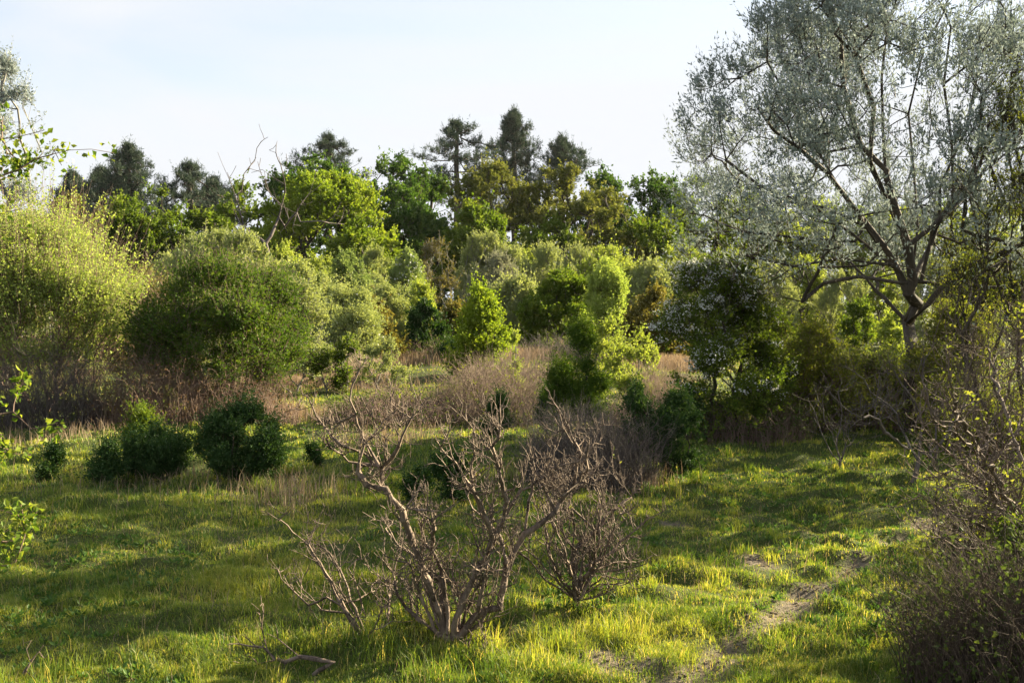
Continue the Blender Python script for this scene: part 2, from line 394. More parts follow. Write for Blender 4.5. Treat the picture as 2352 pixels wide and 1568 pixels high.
# ------------------------------------------------------------------ grass
def blades(rng, X, Y, h, w, v, lean=.5, dirn=None):
    N = len(X); Z = gz(X, Y) - .01
    P = np.stack([X, Y, Z], 1); a = rng.uniform(0, 2 * math.pi, N)
    s = np.stack([np.cos(a), np.sin(a), np.zeros(N)], 1)
    b = rng.uniform(0, 2 * math.pi, N); l = rng.uniform(.1, 1, N) * lean
    B = np.stack([np.cos(b) * l, np.sin(b) * l, np.zeros(N)], 1)
    h = h[:, None]; w = w[:, None]
    m = P + (B * .35 + [0, 0, .62]) * h; t = P + (B + [0, 0, .95]) * h * np.array([1, 1, 1]) - np.array([0, 0, 1]) * (l ** 2)[:, None] * h * .35
    V = np.stack([P - s * w * .5, P + s * w * .5, m - s * w * .42, m + s * w * .42, t - s * w * .08, t + s * w * .08], 1).reshape(-1, 3)
    o = (np.arange(N) * 6)[:, None]
    Q = np.concatenate([o + [0, 1, 3, 2], o + [2, 3, 5, 4]], 1).reshape(-1, 4)
    return V, Q, np.repeat(v, 2)
def sample_ground(rng, n, y0, y1, spread=.56, p=1.0, pad=.8):
    u = rng.uniform(size=n); Y = 1 / (1 / y0 + (1 / y1 - 1 / y0) * u) if p == 1 else y0 * (y1 / y0) ** u
    return rng.uniform(-1, 1, n) * (spread * Y + pad), Y
rng = np.random.default_rng(5)
X, Y = sample_ground(rng, 1200000, 5.2, 60)
bm = bare_mask(X, Y); keep = rng.uniform(size=len(X)) > bm * .7
X, Y, bm = X[keep], Y[keep], bm[keep]
tf = fbm(X * .55, Y * .55, 21); tf2 = fbm(X * 4.2, Y * 4.2, 22, 2); tf3 = fbm(X * 1.3, Y * 1.3, 29)
k = rng.uniform(size=len(X)) < .1 + 1.25 * tf2
X, Y, tf, tf2, tf3, bm = X[k], Y[k], tf[k], tf2[k], tf3[k], bm[k]
path_near = path_mask(X, Y)
# taller grass round the shrubs, short turf near the path
tall = np.clip((tf - .45) * 3.5, 0, 1)
short = np.clip(1 - np.abs(X - (1.2 + (Y - 6) * .33)) / 2.6, 0, 1)
h = (.012 + .045 * tf2 + .06 * tall * (1 - .75 * short)) * rng.uniform(.6, 1.5, len(X)) * np.clip(.8 + Y / 60, .8, 1.6)
w = .0035 * np.clip(Y / 8, .8, 5) * rng.uniform(.7, 1.5, len(X))
v = np.clip(tf3 * .75 + rng.normal(size=len(X)) * .13 + .05 + .2 * np.clip((fbm(X * .9, Y * .9, 44) - .55) * 3, 0, 1), 0, 1) * .8
dry = rng.uniform(size=len(X)) < .08 + .5 * np.clip(fbm(X * 2, Y * 2, 71) - .5, 0, 1); v[dry] = rng.uniform(.85, 1, dry.sum())
gr = [blades(rng, X, Y, h, w, v, .9)]
# tussocks: tall fresh blades in bunches
tn = 1700; TX, TY = sample_ground(rng, tn, 5.6, 30, .54, 2)
extra = []
for px, py, n, r in [(1060, 1490, 10, .5), (860, 1480, 8, .4), (1330, 1450, 12, .5), (1500, 1110, 14, 1.2), (1330, 1130, 14, 1.5), (580, 1120, 12, 1.3), (350, 1120, 10, 1.2), (690, 970, 20, 2.5), (230, 1560, 7, .6), (1380, 1380, 8, .5), (2000, 1560, 8, .6), (960, 1500, 8, .5), (450, 960, 24, 3), (1700, 1010, 20, 2.4), (700, 1560, 10, .9)]:
    Yc = CAM_H * F / (py - 700); c = at(px, py, Yc)
    extra.append(np.stack([c[0] + rng.normal(size=n) * r, Yc + rng.normal(size=n) * r * .6], 1))
ex = np.concatenate(extra); TX = np.concatenate([TX, ex[:, 0]]); TY = np.concatenate([TY, ex[:, 1]])
ok = bare_mask(TX, TY) < .3; TX, TY = TX[ok], TY[ok]
big = np.arange(len(TX)) > ok[:tn].sum()
nb = 70; X = np.repeat(TX, nb) + rng.normal(size=len(TX) * nb) * .06; Y = np.repeat(TY, nb) + rng.normal(size=len(TX) * nb) * .06
hh = np.repeat(np.where(big, rng.uniform(.12, .28, len(TX)), rng.uniform(.04, .16, len(TX))), nb) * rng.uniform(.4, 1.15, len(X))
vv = np.clip(np.repeat(rng.uniform(0, .65, len(TX)), nb) + rng.normal(size=len(X)) * .08, 0, .75)
dry = rng.uniform(size=len(X)) < .08; vv[dry] = .95
gr.append(blades(rng, X, Y, hh, .0045 * np.clip(Y / 8, .8, 4), vv, .75))
V, Q, A = join(gr)
link('grass', mesh('grass', V, Q, 'grass', A), kind='stuff', label='short green meadow grass with taller tufts', category='grass')

# small broad-leaved weeds in the turf
X, Y = sample_ground(rng, 4200, 5.6, 26, .54, 2); k = (fbm(X * .8, Y * .8, 61) > .48) & (bare_mask(X, Y) < .4); X, Y = X[k], Y[k]
nl = 14; P = np.repeat(np.stack([X, Y, gz(X, Y) + .01], 1), nl, 0); a = rng.uniform(0, 6.28, len(P)); el = rng.uniform(.15, 1.1, len(P))
D = np.stack([np.cos(a) * np.cos(el), np.sin(a) * np.cos(el), np.sin(el)], 1)
P = P + D * rng.uniform(0, .05, (len(P), 1))
lv = leaf_quads(rng, P, D, .055, .024, rng.uniform(0, 1, len(P)), .15)
link('weeds', mesh('weeds', *lv[:2], 'weed', lv[2]), kind='stuff', label='low broad leaved weeds scattered through the turf', category='weeds')

# clods of loose earth on the bare patches
cv = []
for bx, by, r in BARE + [(p[0], p[1], .4) for p in PATH[1:7]]:
    n = int(60 * r / .3); cx = bx + rng.normal(size=n) * r * .45; cy = by + rng.normal(size=n) * r * .45
    c = np.stack([cx, cy, gz(cx, cy) + .004], 1); s = rng.uniform(.004, .017, n)
    corners = np.array([[x, y, z] for z in (-1, 1) for x, y in ((-1, -1), (1, -1), (1, 1), (-1, 1))], float)
    Vc = c[:, None] + corners[None] * s[:, None, None] * rng.uniform(.45, 1.1, (n, 8, 3)) * [1, 1, .5]
    o = (np.arange(n) * 8)[:, None, None]
    Qc = o + np.array([[4, 5, 6, 7], [0, 1, 5, 4], [1, 2, 6, 5], [2, 3, 7, 6], [3, 0, 4, 7]])[None]
    cv.append((Vc.reshape(-1, 3), Qc.reshape(-1, 4), np.ones(n * 5)))
V, Q, A = join(cv)
link('gravel', mesh('gravel', V, Q, 'ground', np.ones(len(V)), False, 'bare', 'POINT'), kind='stuff', label='small clods and stones on bare earth patches', category='loose earth')

# ------------------------------------------------------------------ canes: arching stems, vectorised
def canes(rng, base, h, reach, n_seg=7, r=.004, arch=1., wob=.05, tilt=None):
    """base Nx3, h N, reach N -> polylines (N, n_seg+1, 3)"""
    N = len(base); a = rng.uniform(0, 2 * math.pi, N)
    d = np.stack([np.cos(a), np.sin(a), np.zeros(N)], 1)
    if tilt is not None: d = norm(d + tilt)
    t = np.linspace(0, 1, n_seg + 1)[None, :, None]
    up = (t * (1 + arch) - arch * t ** 2 * 1.0) if arch <= 1 else np.sin(t * math.pi * arch / 2)
    P = base[:, None] + d[:, None] * reach[:, None, None] * t ** 1.25 + np.array([0, 0, 1.]) * h[:, None, None] * up
    w = np.cumsum(rng.normal(size=P.shape) * wob * h[:, None, None] / n_seg ** .5 * .6, axis=1); w[:, 0] = 0
    return P + w
def cane_mesh(rng, P, r, ns=3, taper=.3):
    N, K, _ = P.shape; D = norm(np.diff(P, axis=1)); Dn = np.concatenate([D[:, :1], norm(D[:, :-1] + D[:, 1:]), D[:, -1:]], 1)
    f = np.linspace(1, taper, K); rr = np.asarray(r).reshape(-1, 1) * np.ones((N, 1)) * f
    V, Q = prisms(P[:, :-1].reshape(-1, 3), P[:, 1:].reshape(-1, 3), Dn[:, :-1].reshape(-1, 3), Dn[:, 1:].reshape(-1, 3), rr[:, :-1].ravel(), rr[:, 1:].ravel(), ns)
    return V, Q, np.repeat(np.repeat(rng.uniform(0, 1, N), K - 1), ns)
def cane_leaves(rng, P, n, ll, lw, tmin=.3):
    N, K, _ = P.shape; i = rng.integers(0, N, n); f = rng.uniform(tmin, 1, n) * (K - 1) * .999; k = f.astype(int); g = (f - k)[:, None]
    q = P[i, k] * (1 - g) + P[i, k + 1] * g
    cl = vnoise(q[:, 0] * 3, q[:, 2] * 3 + q[:, 1], 5) * .6
    return leaf_quads(rng, q + rng.normal(size=q.shape) * .02, rng.normal(size=q.shape) + [0, 0, .3], ll, lw, np.clip(cl + rng.uniform(0, .4, n), 0, 1))
def thicket(name, label, cat, px0, px1, Y, dY, h, n, seed, bark='cane', leaf=None, nleaf=0, ll=.05, lw=.035, reach=.6, r=.004, arch=.9, wob=.08, group=None, side=3, dome=.5, tw=0, lmin=.3):
    rng = np.random.default_rng(seed)
    x0, x1 = ((p - 1176) / F * Y for p in (px0, px1)); cx = (x0 + x1) / 2; hw = (x1 - x0) / 2
    u = rng.uniform(-1, 1, n); q = rng.uniform(-1, 1, n)
    k = u * u + q * q < 1.02; u, q = u[k], q[k]; n = len(u)
    X = cx + u * hw; Yy = Y + q * dY; g0 = float(gz(cx, Y))
    B = np.stack([X - cx, Yy - Y, gz(X, Yy) - g0 - .03], 1)
    env = (1 - dome * (u * u + q * q)) * (.7 + .6 * fbm(X * .9, Yy * .9, seed))
    H = h * env * rng.uniform(.2, 1.15, n); Rc = H * reach * rng.uniform(.2, 1.4, n)
    P = canes(rng, B, H, Rc, 7, r, arch, wob)
    parts = [cane_mesh(rng, P, r * rng.uniform(.6, 1.6, n), side)]
    if tw:   # side twigs
        m = n * tw; i = rng.integers(0, n, m); kk = rng.integers(2, 7, m); b2 = P[i, kk]
        d = norm(rng.normal(size=(m, 3)) * .8 + [0, 0, .9] + (P[i, kk] - P[i, kk - 1]) * 3); l = H[i] * rng.uniform(.1, .35, m)
        e = b2 + d * l[:, None] * .5 + rng.normal(size=(m, 3)) * .02; e2 = e + norm(d + [0, 0, .5]) * l[:, None] * .5
        parts.append(cane_mesh(rng, np.stack([b2, e, e2], 1), r * .5, 3))
        P2 = np.stack([b2, e, e2], 1)
    V, Q, A = join(parts)
    t = thing(name, (cx, Y, g0), label, cat, group)
    link('stems', mesh('stems', V, Q, bark, A, True), t)
    if leaf:
        src = P2 if tw else P
        lv = cane_leaves(rng, src, nleaf, ll, lw, lmin); link('foliage', mesh('foliage', *lv[:2], leaf, lv[2]), t)
    return t

# ------------------------------------------------------------------ light and sky
SUN_AZ, SUN_EL = 58.0, 22.0       # degrees clockwise from the view direction (+Y), and above the horizon
sd = np.array([math.sin(R(SUN_AZ)) * math.cos(R(SUN_EL)), math.cos(R(SUN_AZ)) * math.cos(R(SUN_EL)), math.sin(R(SUN_EL))])
sl = bpy.data.lights.new('sun', 'SUN'); sl.energy = 5.0; sl.angle = R(.6); sl.color = (1, .86, .58)
so_ = bpy.data.objects.new('sun', sl); COL.objects.link(so_)
so_.rotation_euler = Vector(sd).to_track_quat('Z', 'Y').to_euler()
W = bpy.data.worlds.new("World"); S.world = W; W.use_nodes = True; nt = W.node_tree; nt.nodes.clear(); L = nt.links.new
wo = nt.nodes.new('ShaderNodeOutputWorld'); bg = nt.nodes.new('ShaderNodeBackground'); bg.inputs[1].default_value = .05
sk = nt.nodes.new('ShaderNodeTexSky'); sk.sky_type = 'NISHITA'; sk.sun_disc = False
sk.sun_elevation = R(SUN_EL); sk.sun_rotation = R(SUN_AZ); sk.air_density = 1.0; sk.dust_density = 1.2; sk.ozone_density = 1.5
tc = nt.nodes.new('ShaderNodeTexCoord'); mp = nt.nodes.new('ShaderNodeMapping'); mp.inputs['Rotation'].default_value = (0, .35, .5); mp.inputs['Scale'].default_value = (1.2, 5.0, 7.0)
L(tc.outputs['Generated'], mp.inputs[0])
ns = nt.nodes.new('ShaderNodeTexNoise'); ns.inputs['Scale'].default_value = 1.1; ns.inputs['Detail'].default_value = 7; ns.inputs['Roughness'].default_value = .5; ns.inputs['Distortion'].default_value = .6
L(mp.outputs[0], ns.inputs['Vector'])
sx = nt.nodes.new('ShaderNodeSeparateXYZ'); L(tc.outputs['Generated'], sx.inputs[0])
mr = nt.nodes.new('ShaderNodeMapRange'); mr.inputs['From Min'].default_value = .3; mr.inputs['From Max'].default_value = .75; mr.inputs['To Min'].default_value = .3; mr.inputs['To Max'].default_value = 1.0
L(ns.outputs[0], mr.inputs[0])
hz = nt.nodes.new('ShaderNodeMapRange'); hz.inputs['From Min'].default_value = .02; hz.inputs['From Max'].default_value = .42; hz.inputs['To Min'].default_value = .6; hz.inputs['To Max'].default_value = 0
L(sx.outputs[2], hz.inputs[0])
ad = nt.nodes.new('ShaderNodeMath'); ad.operation = 'ADD'; ad.use_clamp = True; L(mr.outputs[0], ad.inputs[0]); L(hz.outputs[0], ad.inputs[1])
mx = nt.nodes.new('ShaderNodeMixRGB'); mx.inputs[2].default_value = (3.45, 3.55, 3.7, 1)
L(ad.outputs[0], mx.inputs[0]); L(sk.outputs[0], mx.inputs[1]); L(mx.outputs[0], bg.inputs[0]); L(bg.outputs[0], wo.inputs[0])
S.view_settings.view_transform = 'Standard'; S.view_settings.look = 'None'; S.view_settings.exposure = 2.42; S.view_settings.gamma = 1
S.cycles.max_bounces = 5; S.cycles.diffuse_bounces = 3; S.cycles.glossy_bounces = 1; S.cycles.transmission_bounces = 3
S.cycles.use_adaptive_sampling = False; S.cycles.use_denoising = True; S.cycles.sample_clamp_indirect = 4; S.cycles.caustics_reflective = False; S.cycles.caustics_refractive = False

# ------------------------------------------------------------------ far pines
def pine(label, px, Y, top, wpx, seed, style='cone', group='pines rising over the wood', h0=.0):
    rng = np.random.default_rng(seed); x = (px - 1176) / F * Y; g = float(gz(x, Y)); h = at(px, top, Y)[2] - g; Rr = wpx / F * Y / 2 * 1.6
    T = []; ch = Rr * (2.5 if style == 'cone' else 1.9); z0 = max(h - ch, h * .2)
    nlay = 13 if style == 'cone' else 9
    for i in range(nlay):
        f = i / (nlay - 1); z = z0 + (h - z0) * (f ** .9) * .97
        pr = ((1 - f) ** .78 * 1.0 + .05) if style == 'cone' else (math.sin(min(1, .25 + f * .8) * math.pi) ** .6 * .9 + .1)
        nb = rng.integers(4, 7) if style == 'cone' else rng.integers(3, 5)
        for a in rng.uniform(0, 2 * math.pi) + np.arange(nb) * 2 * math.pi / nb:
            ln = Rr * pr * rng.uniform(.45, 1.3)
            m = 34; t = rng.uniform(.25, 1, m) ** .7; sp = .11 * ln * (1.2 - .4 * t) + .2
            T.append(np.stack([np.cos(a) * ln * t + rng.normal(size=m) * sp, np.sin(a) * ln * t + rng.normal(size=m) * sp, z + ln * (.45 * t ** 2 + .05) * (.9 if style == 'cone' else .4) + rng.normal(size=m) * .2], 1))
    T = np.concatenate(T); T = T[rng.uniform(size=len(T)) < .62]; T[:, 2] = np.minimum(T[:, 2], h)
    tr = [np.array([math.sin(i * 1.3 + seed) * .12, math.cos(i * 1.1) * .1, h * .97 * i / 14]) for i in range(1, 15)]
    P, par, ends = grow(rng, T, np.array([0, 0, -.2]), [tr], .12, 1.4, .08)
    (bv, bq, ba), r = skeleton_mesh(rng, P, par, .03, .42, 7)
    lv, _ = foliage(rng, P, ends, np.array([0, 0, h * .6]), 4, 8,   .7, .45, .07, .8, .5, .55, .5)
    t = thing('pine_tree', (x, Y, g), label, 'pine tree', group)
    link('trunk', mesh('trunk', bv, bq, 'bark', ba, True), t); link('crown', mesh('crown', lv[0], lv[1], 'pine', lv[2]), t)
pine('tallest pine on the skyline, broad and dark above the rusty gold oak', 1180, 150, 265, 128, 1)
pine('open flat layered pine beside the tallest pine, sky showing between its branches', 1050, 145, 288, 118, 2, 'open')
pine('small ragged pine top to the right of the tallest pine', 1290, 150, 328, 74, 3, 'open')
pine('sparse blue grey pine top peeping over the green oaks', 757, 150, 320, 110, 4, 'open')
pine('dense dark conifer with stepped branches, tallest on the left skyline', 300, 125, 343, 150, 5)
pine('lower dark pine leaning against the left conifer', 240, 130, 398, 96, 6, 'open')
pine('isolated dark pine between the left conifer and the bare dead tree', 440, 130, 386, 130, 7, 'open')
pine('tiny conifer tip far left on the skyline', 172, 140, 408, 66, 8)
pine('thin pine crown half hidden behind the isolated pine', 492, 140, 420, 70, 9, 'open')

# ------------------------------------------------------------------ far broadleaved wood
g = 'broadleaved trees of the far wood'
def tree(label, kind, px, Y, top, w, seed, cat='tree', name='oak_tree', proto=None, **o):
    return plant(name, label, cat, kind, px, Y, top, w, seed, g, proto, tree=True, **o)
tree('dark green oak with sky gaps in its crown, left of the layered pine', 'oak', 885, 100, 350, 225, 11, N=380, fill=.1, lr=.3, cb=.3)
tree('smaller dark green oak in front of the foot of the layered pine', 'oak', 975, 104, 388, 150, 12, N=300, fill=.1)
tree('wide mid green oak under the sparse pine top', 'oak', 730, 108, 360, 240, 13, N=560)
tree('bright yellow green oak with a big rounded sunlit crown', 'bright', 745, 84, 402, 285, 14, N=900, nl=40, lr=.28, cb=.3, up=.7)
tree('rusty gold domed oak in front of the tallest pine', 'gold', 1130, 95, 360, 195, 15, N=700)
tree('tall golden tree right of the rusty domed oak', 'gold', 1305, 95, 360, 160, 16, N=560, fill=.1)
tree('lower golden tree with open feathery branches on the right of the gold group', 'gold', 1395, 88, 428, 165, 17, N=480, fill=.1, lr=.24)
tree('green tree showing behind the two golden trees', 'oak', 1385, 108, 374, 110, 18, N=300)
tree('green oak between the golden trees and the grey willow', 'oak', 1490, 105, 382, 170, 19)
tree('bright green oak behind the left tips of the grey willow', 'bright', 1600, 100, 400, 190, 20)
tree('dark round tree in the gap below the rusty gold oak', 'oak', 1095, 82, 468, 140, 21, N=460, leaf='haw', cb=.05)
tree('olive bush tree sheltering under the bright yellow green oak', 'olive', 820, 74, 505, 105, 22, leaf='haw', cb=.05, N=420)
tree('broad yellow green tree in front of the left conifer', 'bright', 345, 85, 425, 215, 23, leaf='haw', cb=.05, N=620, shape='round')
tree('dull olive tree on the left below the tiny conifer tip', 'olive', 180, 88, 445, 170, 24, cb=.05)
tree('leafy yellow green tree around the bare dead tree', 'bright', 560, 92, 405, 150, 25, cb=.05, N=420, leaf='haw')
tree('low green tree filling the gap below the isolated pine', 'oak', 470, 88, 480, 150, 26, cb=.05, leaf='haw')
tree('dark green tree behind the weeping birch', 'oak', 945, 90, 470, 150, 27, cb=.03)
tree('dark tree at the foot of the tall golden tree', 'olive', 1250, 86, 500, 150, 28, cb=.03, leaf='haw')
tree('dark green tree at the foot of the green oak by the willow tips', 'oak', 1500, 86, 500, 170, 29, cb=.03, leaf='haw')
far = [(1700, 98, 420, 200), (1820, 96, 440, 190), (1930, 100, 450, 180), (2040, 96, 460, 180), (2160, 98, 455, 190), (2280, 96, 450, 190), (60, 92, 470, 170), (-40, 90, 450, 180)]
fl = ['bright green far tree behind the left half of the grey willow', 'second bright far tree seen through the grey willow branches', 'third far tree seen through the grey willow left of its trunk', 'far tree just left of the grey willow trunk',
      'far tree directly behind the fork of the grey willow', 'far tree behind the yellow leaved stems at the right edge', 'far tree behind the pale sunlit bush on the left', 'far tree cut by the left picture edge']
for i, (px, Y, top, w) in enumerate(far):
    tree(fl[i], 'bright' if i % 2 == 0 else 'olive', px, Y, top, w, 30 + i, proto=1 + i % 4 // 2, cb=.05, leaf=['oak_bright', 'yellow'][i % 2])

# bare dead tree
def gnarly(rng, guides, r0, root, sub=6, tw=.5, tip=.01, length=2.2, up=.5, nchild=3, wob=.16, tmin=.25):
    """woody skeleton: guide limbs, then random twigs bending upward; returns nodes and parents"""
    P = [np.array(root, float)]; par = [-1]
    limbs = []
    for gp in guides:
        pts = [np.array(p, float) for p in gp]
        A = np.array(P); last = int(np.argmin(((A - pts[0]) ** 2).sum(1)))
        idx = []
        prev = P[last]
        for q in pts:
            L_ = np.linalg.norm(q - prev); n = max(1, int(L_ / (length * .09)))
            for s in range(1, n + 1):
                c = prev + (q - prev) * s / n + (rng.normal(size=3) * wob * L_ / n if s < n else 0)
                P.append(c); par.append(last); last = len(P) - 1; idx.append(last)
            prev = q
        limbs.append((idx, 1.0))
    def rec(idx, ln, depth):
        if depth == 0 or len(idx) < 2: return
        m = max(1, int(nchild * len(idx) / 5 + rng.uniform(0, 1)))
        for _ in range(m):
            i = idx[int(len(idx) * min(.999, rng.uniform(tmin if depth == sub else .1, 1.0)))]
            d = norm(P[i] - P[par[i]]) if par[i] >= 0 else np.array([0, 0, 1.])
            nd = norm(d * .55 + rng.normal(size=3) * .75 + np.array([0, 0, up * .5]))
            l = ln * rng.uniform(.5, 1.2); n = max(2, int(l / .05 / max(length, 1) * 1.4)); last = i; ids = []; q = P[i].copy()
            curl = rng.normal(size=3) * .25
            for s in range(n):
                nd = norm(nd + rng.normal(size=3) * .13 + curl * .16 + np.array([0, 0, up * .2]))
                q = q + nd * l / n; P.append(q.copy()); par.append(last); last = len(P) - 1; ids.append(last)
            rec(ids, ln * .62, depth - 1)
    for idx, w in limbs: rec(idx, tw, sub)
    return np.array(P), np.array(par)
Yd = 76
def pp(l, Y, x0, g, dep=None):
    out = []
    for i, (px, py) in enumerate(l):
        q = at(px, py, Y + (dep[i] if dep is not None else 0)); out.append(q - np.array([x0, Y, g]))
    return out
x0 = (625 - 1176) / F * Yd; gg = float(gz(x0, Yd)); rng = np.random.default_rng(3)
gl = [[(622, 600), (610, 560), (640, 500), (655, 440), (650, 400), (640, 360)], [(600, 550), (570, 530), (545, 500), (535, 480)], [(560, 520), (540, 450), (530, 420), (512, 380), (500, 350)],
      [(655, 520), (690, 470), (730, 430), (745, 415)], [(690, 510), (740, 508), (790, 515)], [(555, 440), (560, 400), (585, 370), (590, 340)], [(645, 470), (610, 430), (600, 400)], [(680, 490), (640, 470), (625, 430)]]
P, par = gnarly(rng, [pp(l, Yd, x0, gg, rng.uniform(-1.2, 1.2, len(l))) for l in gl], .3, (0, 0, -.1), 2, 1.7, length=9, nchild=1.7, wob=.08)
(V, Q, A), r = skeleton_mesh(rng, P, par, .018, .15, 7, .1)
o = link('dead_tree', mesh('dead_tree', V, Q, 'deadgrey', A, True), loc=(x0, Yd, gg), label='bare dead tree with twisted grey limbs standing before the bright oak', category='dead tree')

# ------------------------------------------------------------------ middle shrubs
g2 = 'shrubs across the middle of the heath'
def shrub(label, kind, px, Y, top, w, seed, name='sallow_bush', cat='shrub', **o):
    return plant(name, label, cat, kind, px, Y, top, w, seed, g2, **o)
shrub('large pale sallow rising behind the dark round hawthorn', 'sallow', 500, 52, 535, 310, 41, N=1100, nl=26)
shrub('smooth domed pale olive sallow in the centre of the heath', 'sallow', 1125, 66, 530, 175, 42, N=900, nl=22)
shrub('grey lichened bush in front of the domed pale sallow', 'grey', 1140, 56, 585, 165, 43, N=1000)
shrub('pale sallow to the right of the domed sallow', 'sallow', 1255, 62, 565, 160, 44, N=700)
shrub('tall pale yellow sallow behind the narrow green bush', 'sallow', 1390, 56, 568, 165, 45, N=900, leaf='yellow', ll=.13)
shrub('narrow light green bush standing right of the dark dome', 'yellow', 1392, 44, 600, 125, 46, N=800, leaf='pale', ll=.09, lw=.06, name='bush', cb=.02, shape='column')
shrub('dark green dome in front of the pale sallows', 'darkbush', 1285, 47, 622, 195, 47, N=1100, leaf='haw', name='hawthorn_bush')
shrub('small pale sallow left of the dark green dome', 'sallow', 1195, 50, 640, 120, 48, N=560)
shrub('blue green bush below the bright oak', 'blue', 800, 58, 585, 130, 49, N=620, name='bush')
shrub('yellow green bush tucked under the right side of the bright oak', 'yellow', 860, 64, 565, 110, 50, N=620, name='bush', leaf='sallow')
shrub('hawthorn dusted with white blossom in the middle distance', 'blue', 935, 56, 575, 100, 51, N=520, name='hawthorn_bush', ex=blossom_on(.55, .13, 5, (.3, -1, .4)))
shrub('small drooping birch with brown hanging twigs', 'green', 1005, 62, 545, 90, 52, N=360, name='birch_tree', cat='birch', ll=.11, lw=.07, bark='bark_grey', fill=.6, tree=True, leaf='olive', twigs=.012, ntw=4, nlf=6, shape='round')
shrub('pale yellow round bush left of the bright yellow bush', 'yellow', 880, 46, 665, 110, 53, N=700, name='bush', ll=.09, lw=.06, leaf='sallow')
shrub('bright yellow bush behind the small dark evergreen', 'yellow', 968, 45, 650, 80, 54, N=520, name='bush', shape='column', ll=.09, lw=.06)
shrub('small dark evergreen bush at the edge of the clearing', 'darkbush', 977, 42, 692, 74, 55, N=420, name='evergreen_bush')
shrub('bright yellow green hawthorn standing alone in the clearing', 'yellow', 1105, 33, 675, 100, 56, N=700, name='hawthorn_bush', leaf='oak_bright', ll=.09, lw=.065, shape='column', nl=26, lr=.36, fill=.1)
shrub('light green bush beyond the round hawthorn on its right', 'yellow', 700, 42, 610, 190, 57, N=900, name='bush', leaf='sallow')
shrub('blossom flecked bush at the left rim of the clearing', 'blue', 790, 37, 665, 150, 58, N=800, name='bush', leaf='sallow', ll=.075, lw=.05, ex=blossom_on(.16, .07, 3, (.2, -1, .4)))
shrub('low olive bush between blossom flecked bush and yellow round bush', 'green', 850, 40, 700, 100, 59, N=420, name='bush', leaf='olive')
shrub('bushy green growth below the dead tree', 'yellow', 655, 60, 560, 110, 60, N=500, name='bush')
shrub('brown leaved low bush right of the small evergreen', 'green', 1045, 44, 712, 90, 61, N=420, name='bush', leaf='olive', ll=.09)
shrub('pale bush to the right of the tall yellow sallow', 'sallow', 1490, 54, 600, 120, 62, N=520)
shrub('olive bush low behind the blossoming hawthorn', 'green', 1510, 40, 675, 120, 63, N=520, name='bush', leaf='olive')
mid = [(60, 60, 560, 200, 'sallow', 'leaf bush far behind the pale sunlit bush at the left edge'), (400, 56, 590, 140, 'sallow', 'pale bush between the left sunlit bush and the round hawthorn'),
       (1580, 58, 590, 130, 'sallow', 'pale bush behind the top of the blossoming hawthorn'), (1670, 60, 575, 150, 'yellow', 'yellow bush under the left willow branches'),
       (1760, 56, 600, 130, 'sallow', 'pale bush seen under the middle of the willow'), (1850, 62, 590, 150, 'yellow', 'yellow bush under the willow left of the far meadow'),
       (1940, 58, 620, 120, 'sallow', 'pale bush at the edge of the far meadow'), (2020, 66, 600, 130, 'yellow', 'yellow bush behind the willow trunk'),
       (2130, 60, 590, 150, 'sallow', 'pale bush right of the willow trunk'), (2230, 62, 580, 160, 'yellow', 'yellow bush behind the slender stems on the right'), (2340, 60, 570, 170, 'sallow', 'pale bush at the far right edge'),
       (1200, 74, 575, 120, 'yellow', 'yellow bush peeping between the two pale sallows'), (1320, 72, 560, 110, 'sallow', 'pale bush behind the dark dome and tall sallow'), (1560, 74, 565, 140, 'yellow', 'sunlit yellow shrub at the foot of the far green oaks'),
       (880, 74, 590, 120, 'sallow', 'pale shrub behind the white dusted hawthorn'), (740, 68, 590, 120, 'yellow', 'yellow shrub below the dark side of the bright oak')]
for i, (px, Y, top, w, kd, lb) in enumerate(mid):
    plant('sallow_bush' if kd == 'sallow' else 'bush', lb, 'shrub', kd, px, Y, top, w, 70 + i, g2, proto=1 + i % 2, N=560)
shrub('small dark green bush seen under the willow in the far meadow', 'darkbush', 1975, 50, 690, 60, 91, N=240, name='bush', leaf='haw')
shrub('tiny green bush beside the dark one in the far meadow', 'darkbush', 2050, 48, 705, 44, 92, N=160, name='bush', leaf='yellow')

# small open hawthorns in the clearing
g3 = 'saplings in the clearing'
for i, (px, Y, top, w, lf, lb) in enumerate([(800, 28, 775, 60, 'haw', 'small upright sapling at the left of the clearing'), (880, 29, 780, 90, 'sallow', 'low open sapling with pale leaves in the middle of the clearing'),
      (745, 28, 800, 60, 'haw', 'low green sapling left of the upright one'), (1465, 24, 745, 90, 'yellow', 'thin yellow green hawthorn right of the tall juniper'),
      (1500, 26, 790, 60, 'yellow', 'short yellow sapling in the dry stems right of the thin hawthorn'), (1410, 27, 730, 130, 'yellow', 'leafy light green bush behind the tall juniper'), (1185, 27, 765, 16, 'yellow', 'tiny sprig on top of the bramble mound')]):
    plant('hawthorn_sapling', lb, 'sapling', 'green', px, Y, top, w, 100 + i, g3, N=130 if w < 100 else 360, leaf=lf, ll=.06, lw=.045, tl=.2, nl=8, ntw=4, nlf=7, rr=.03, rt=.005, seg=.2, twigs=.003, bark='bark_grey')

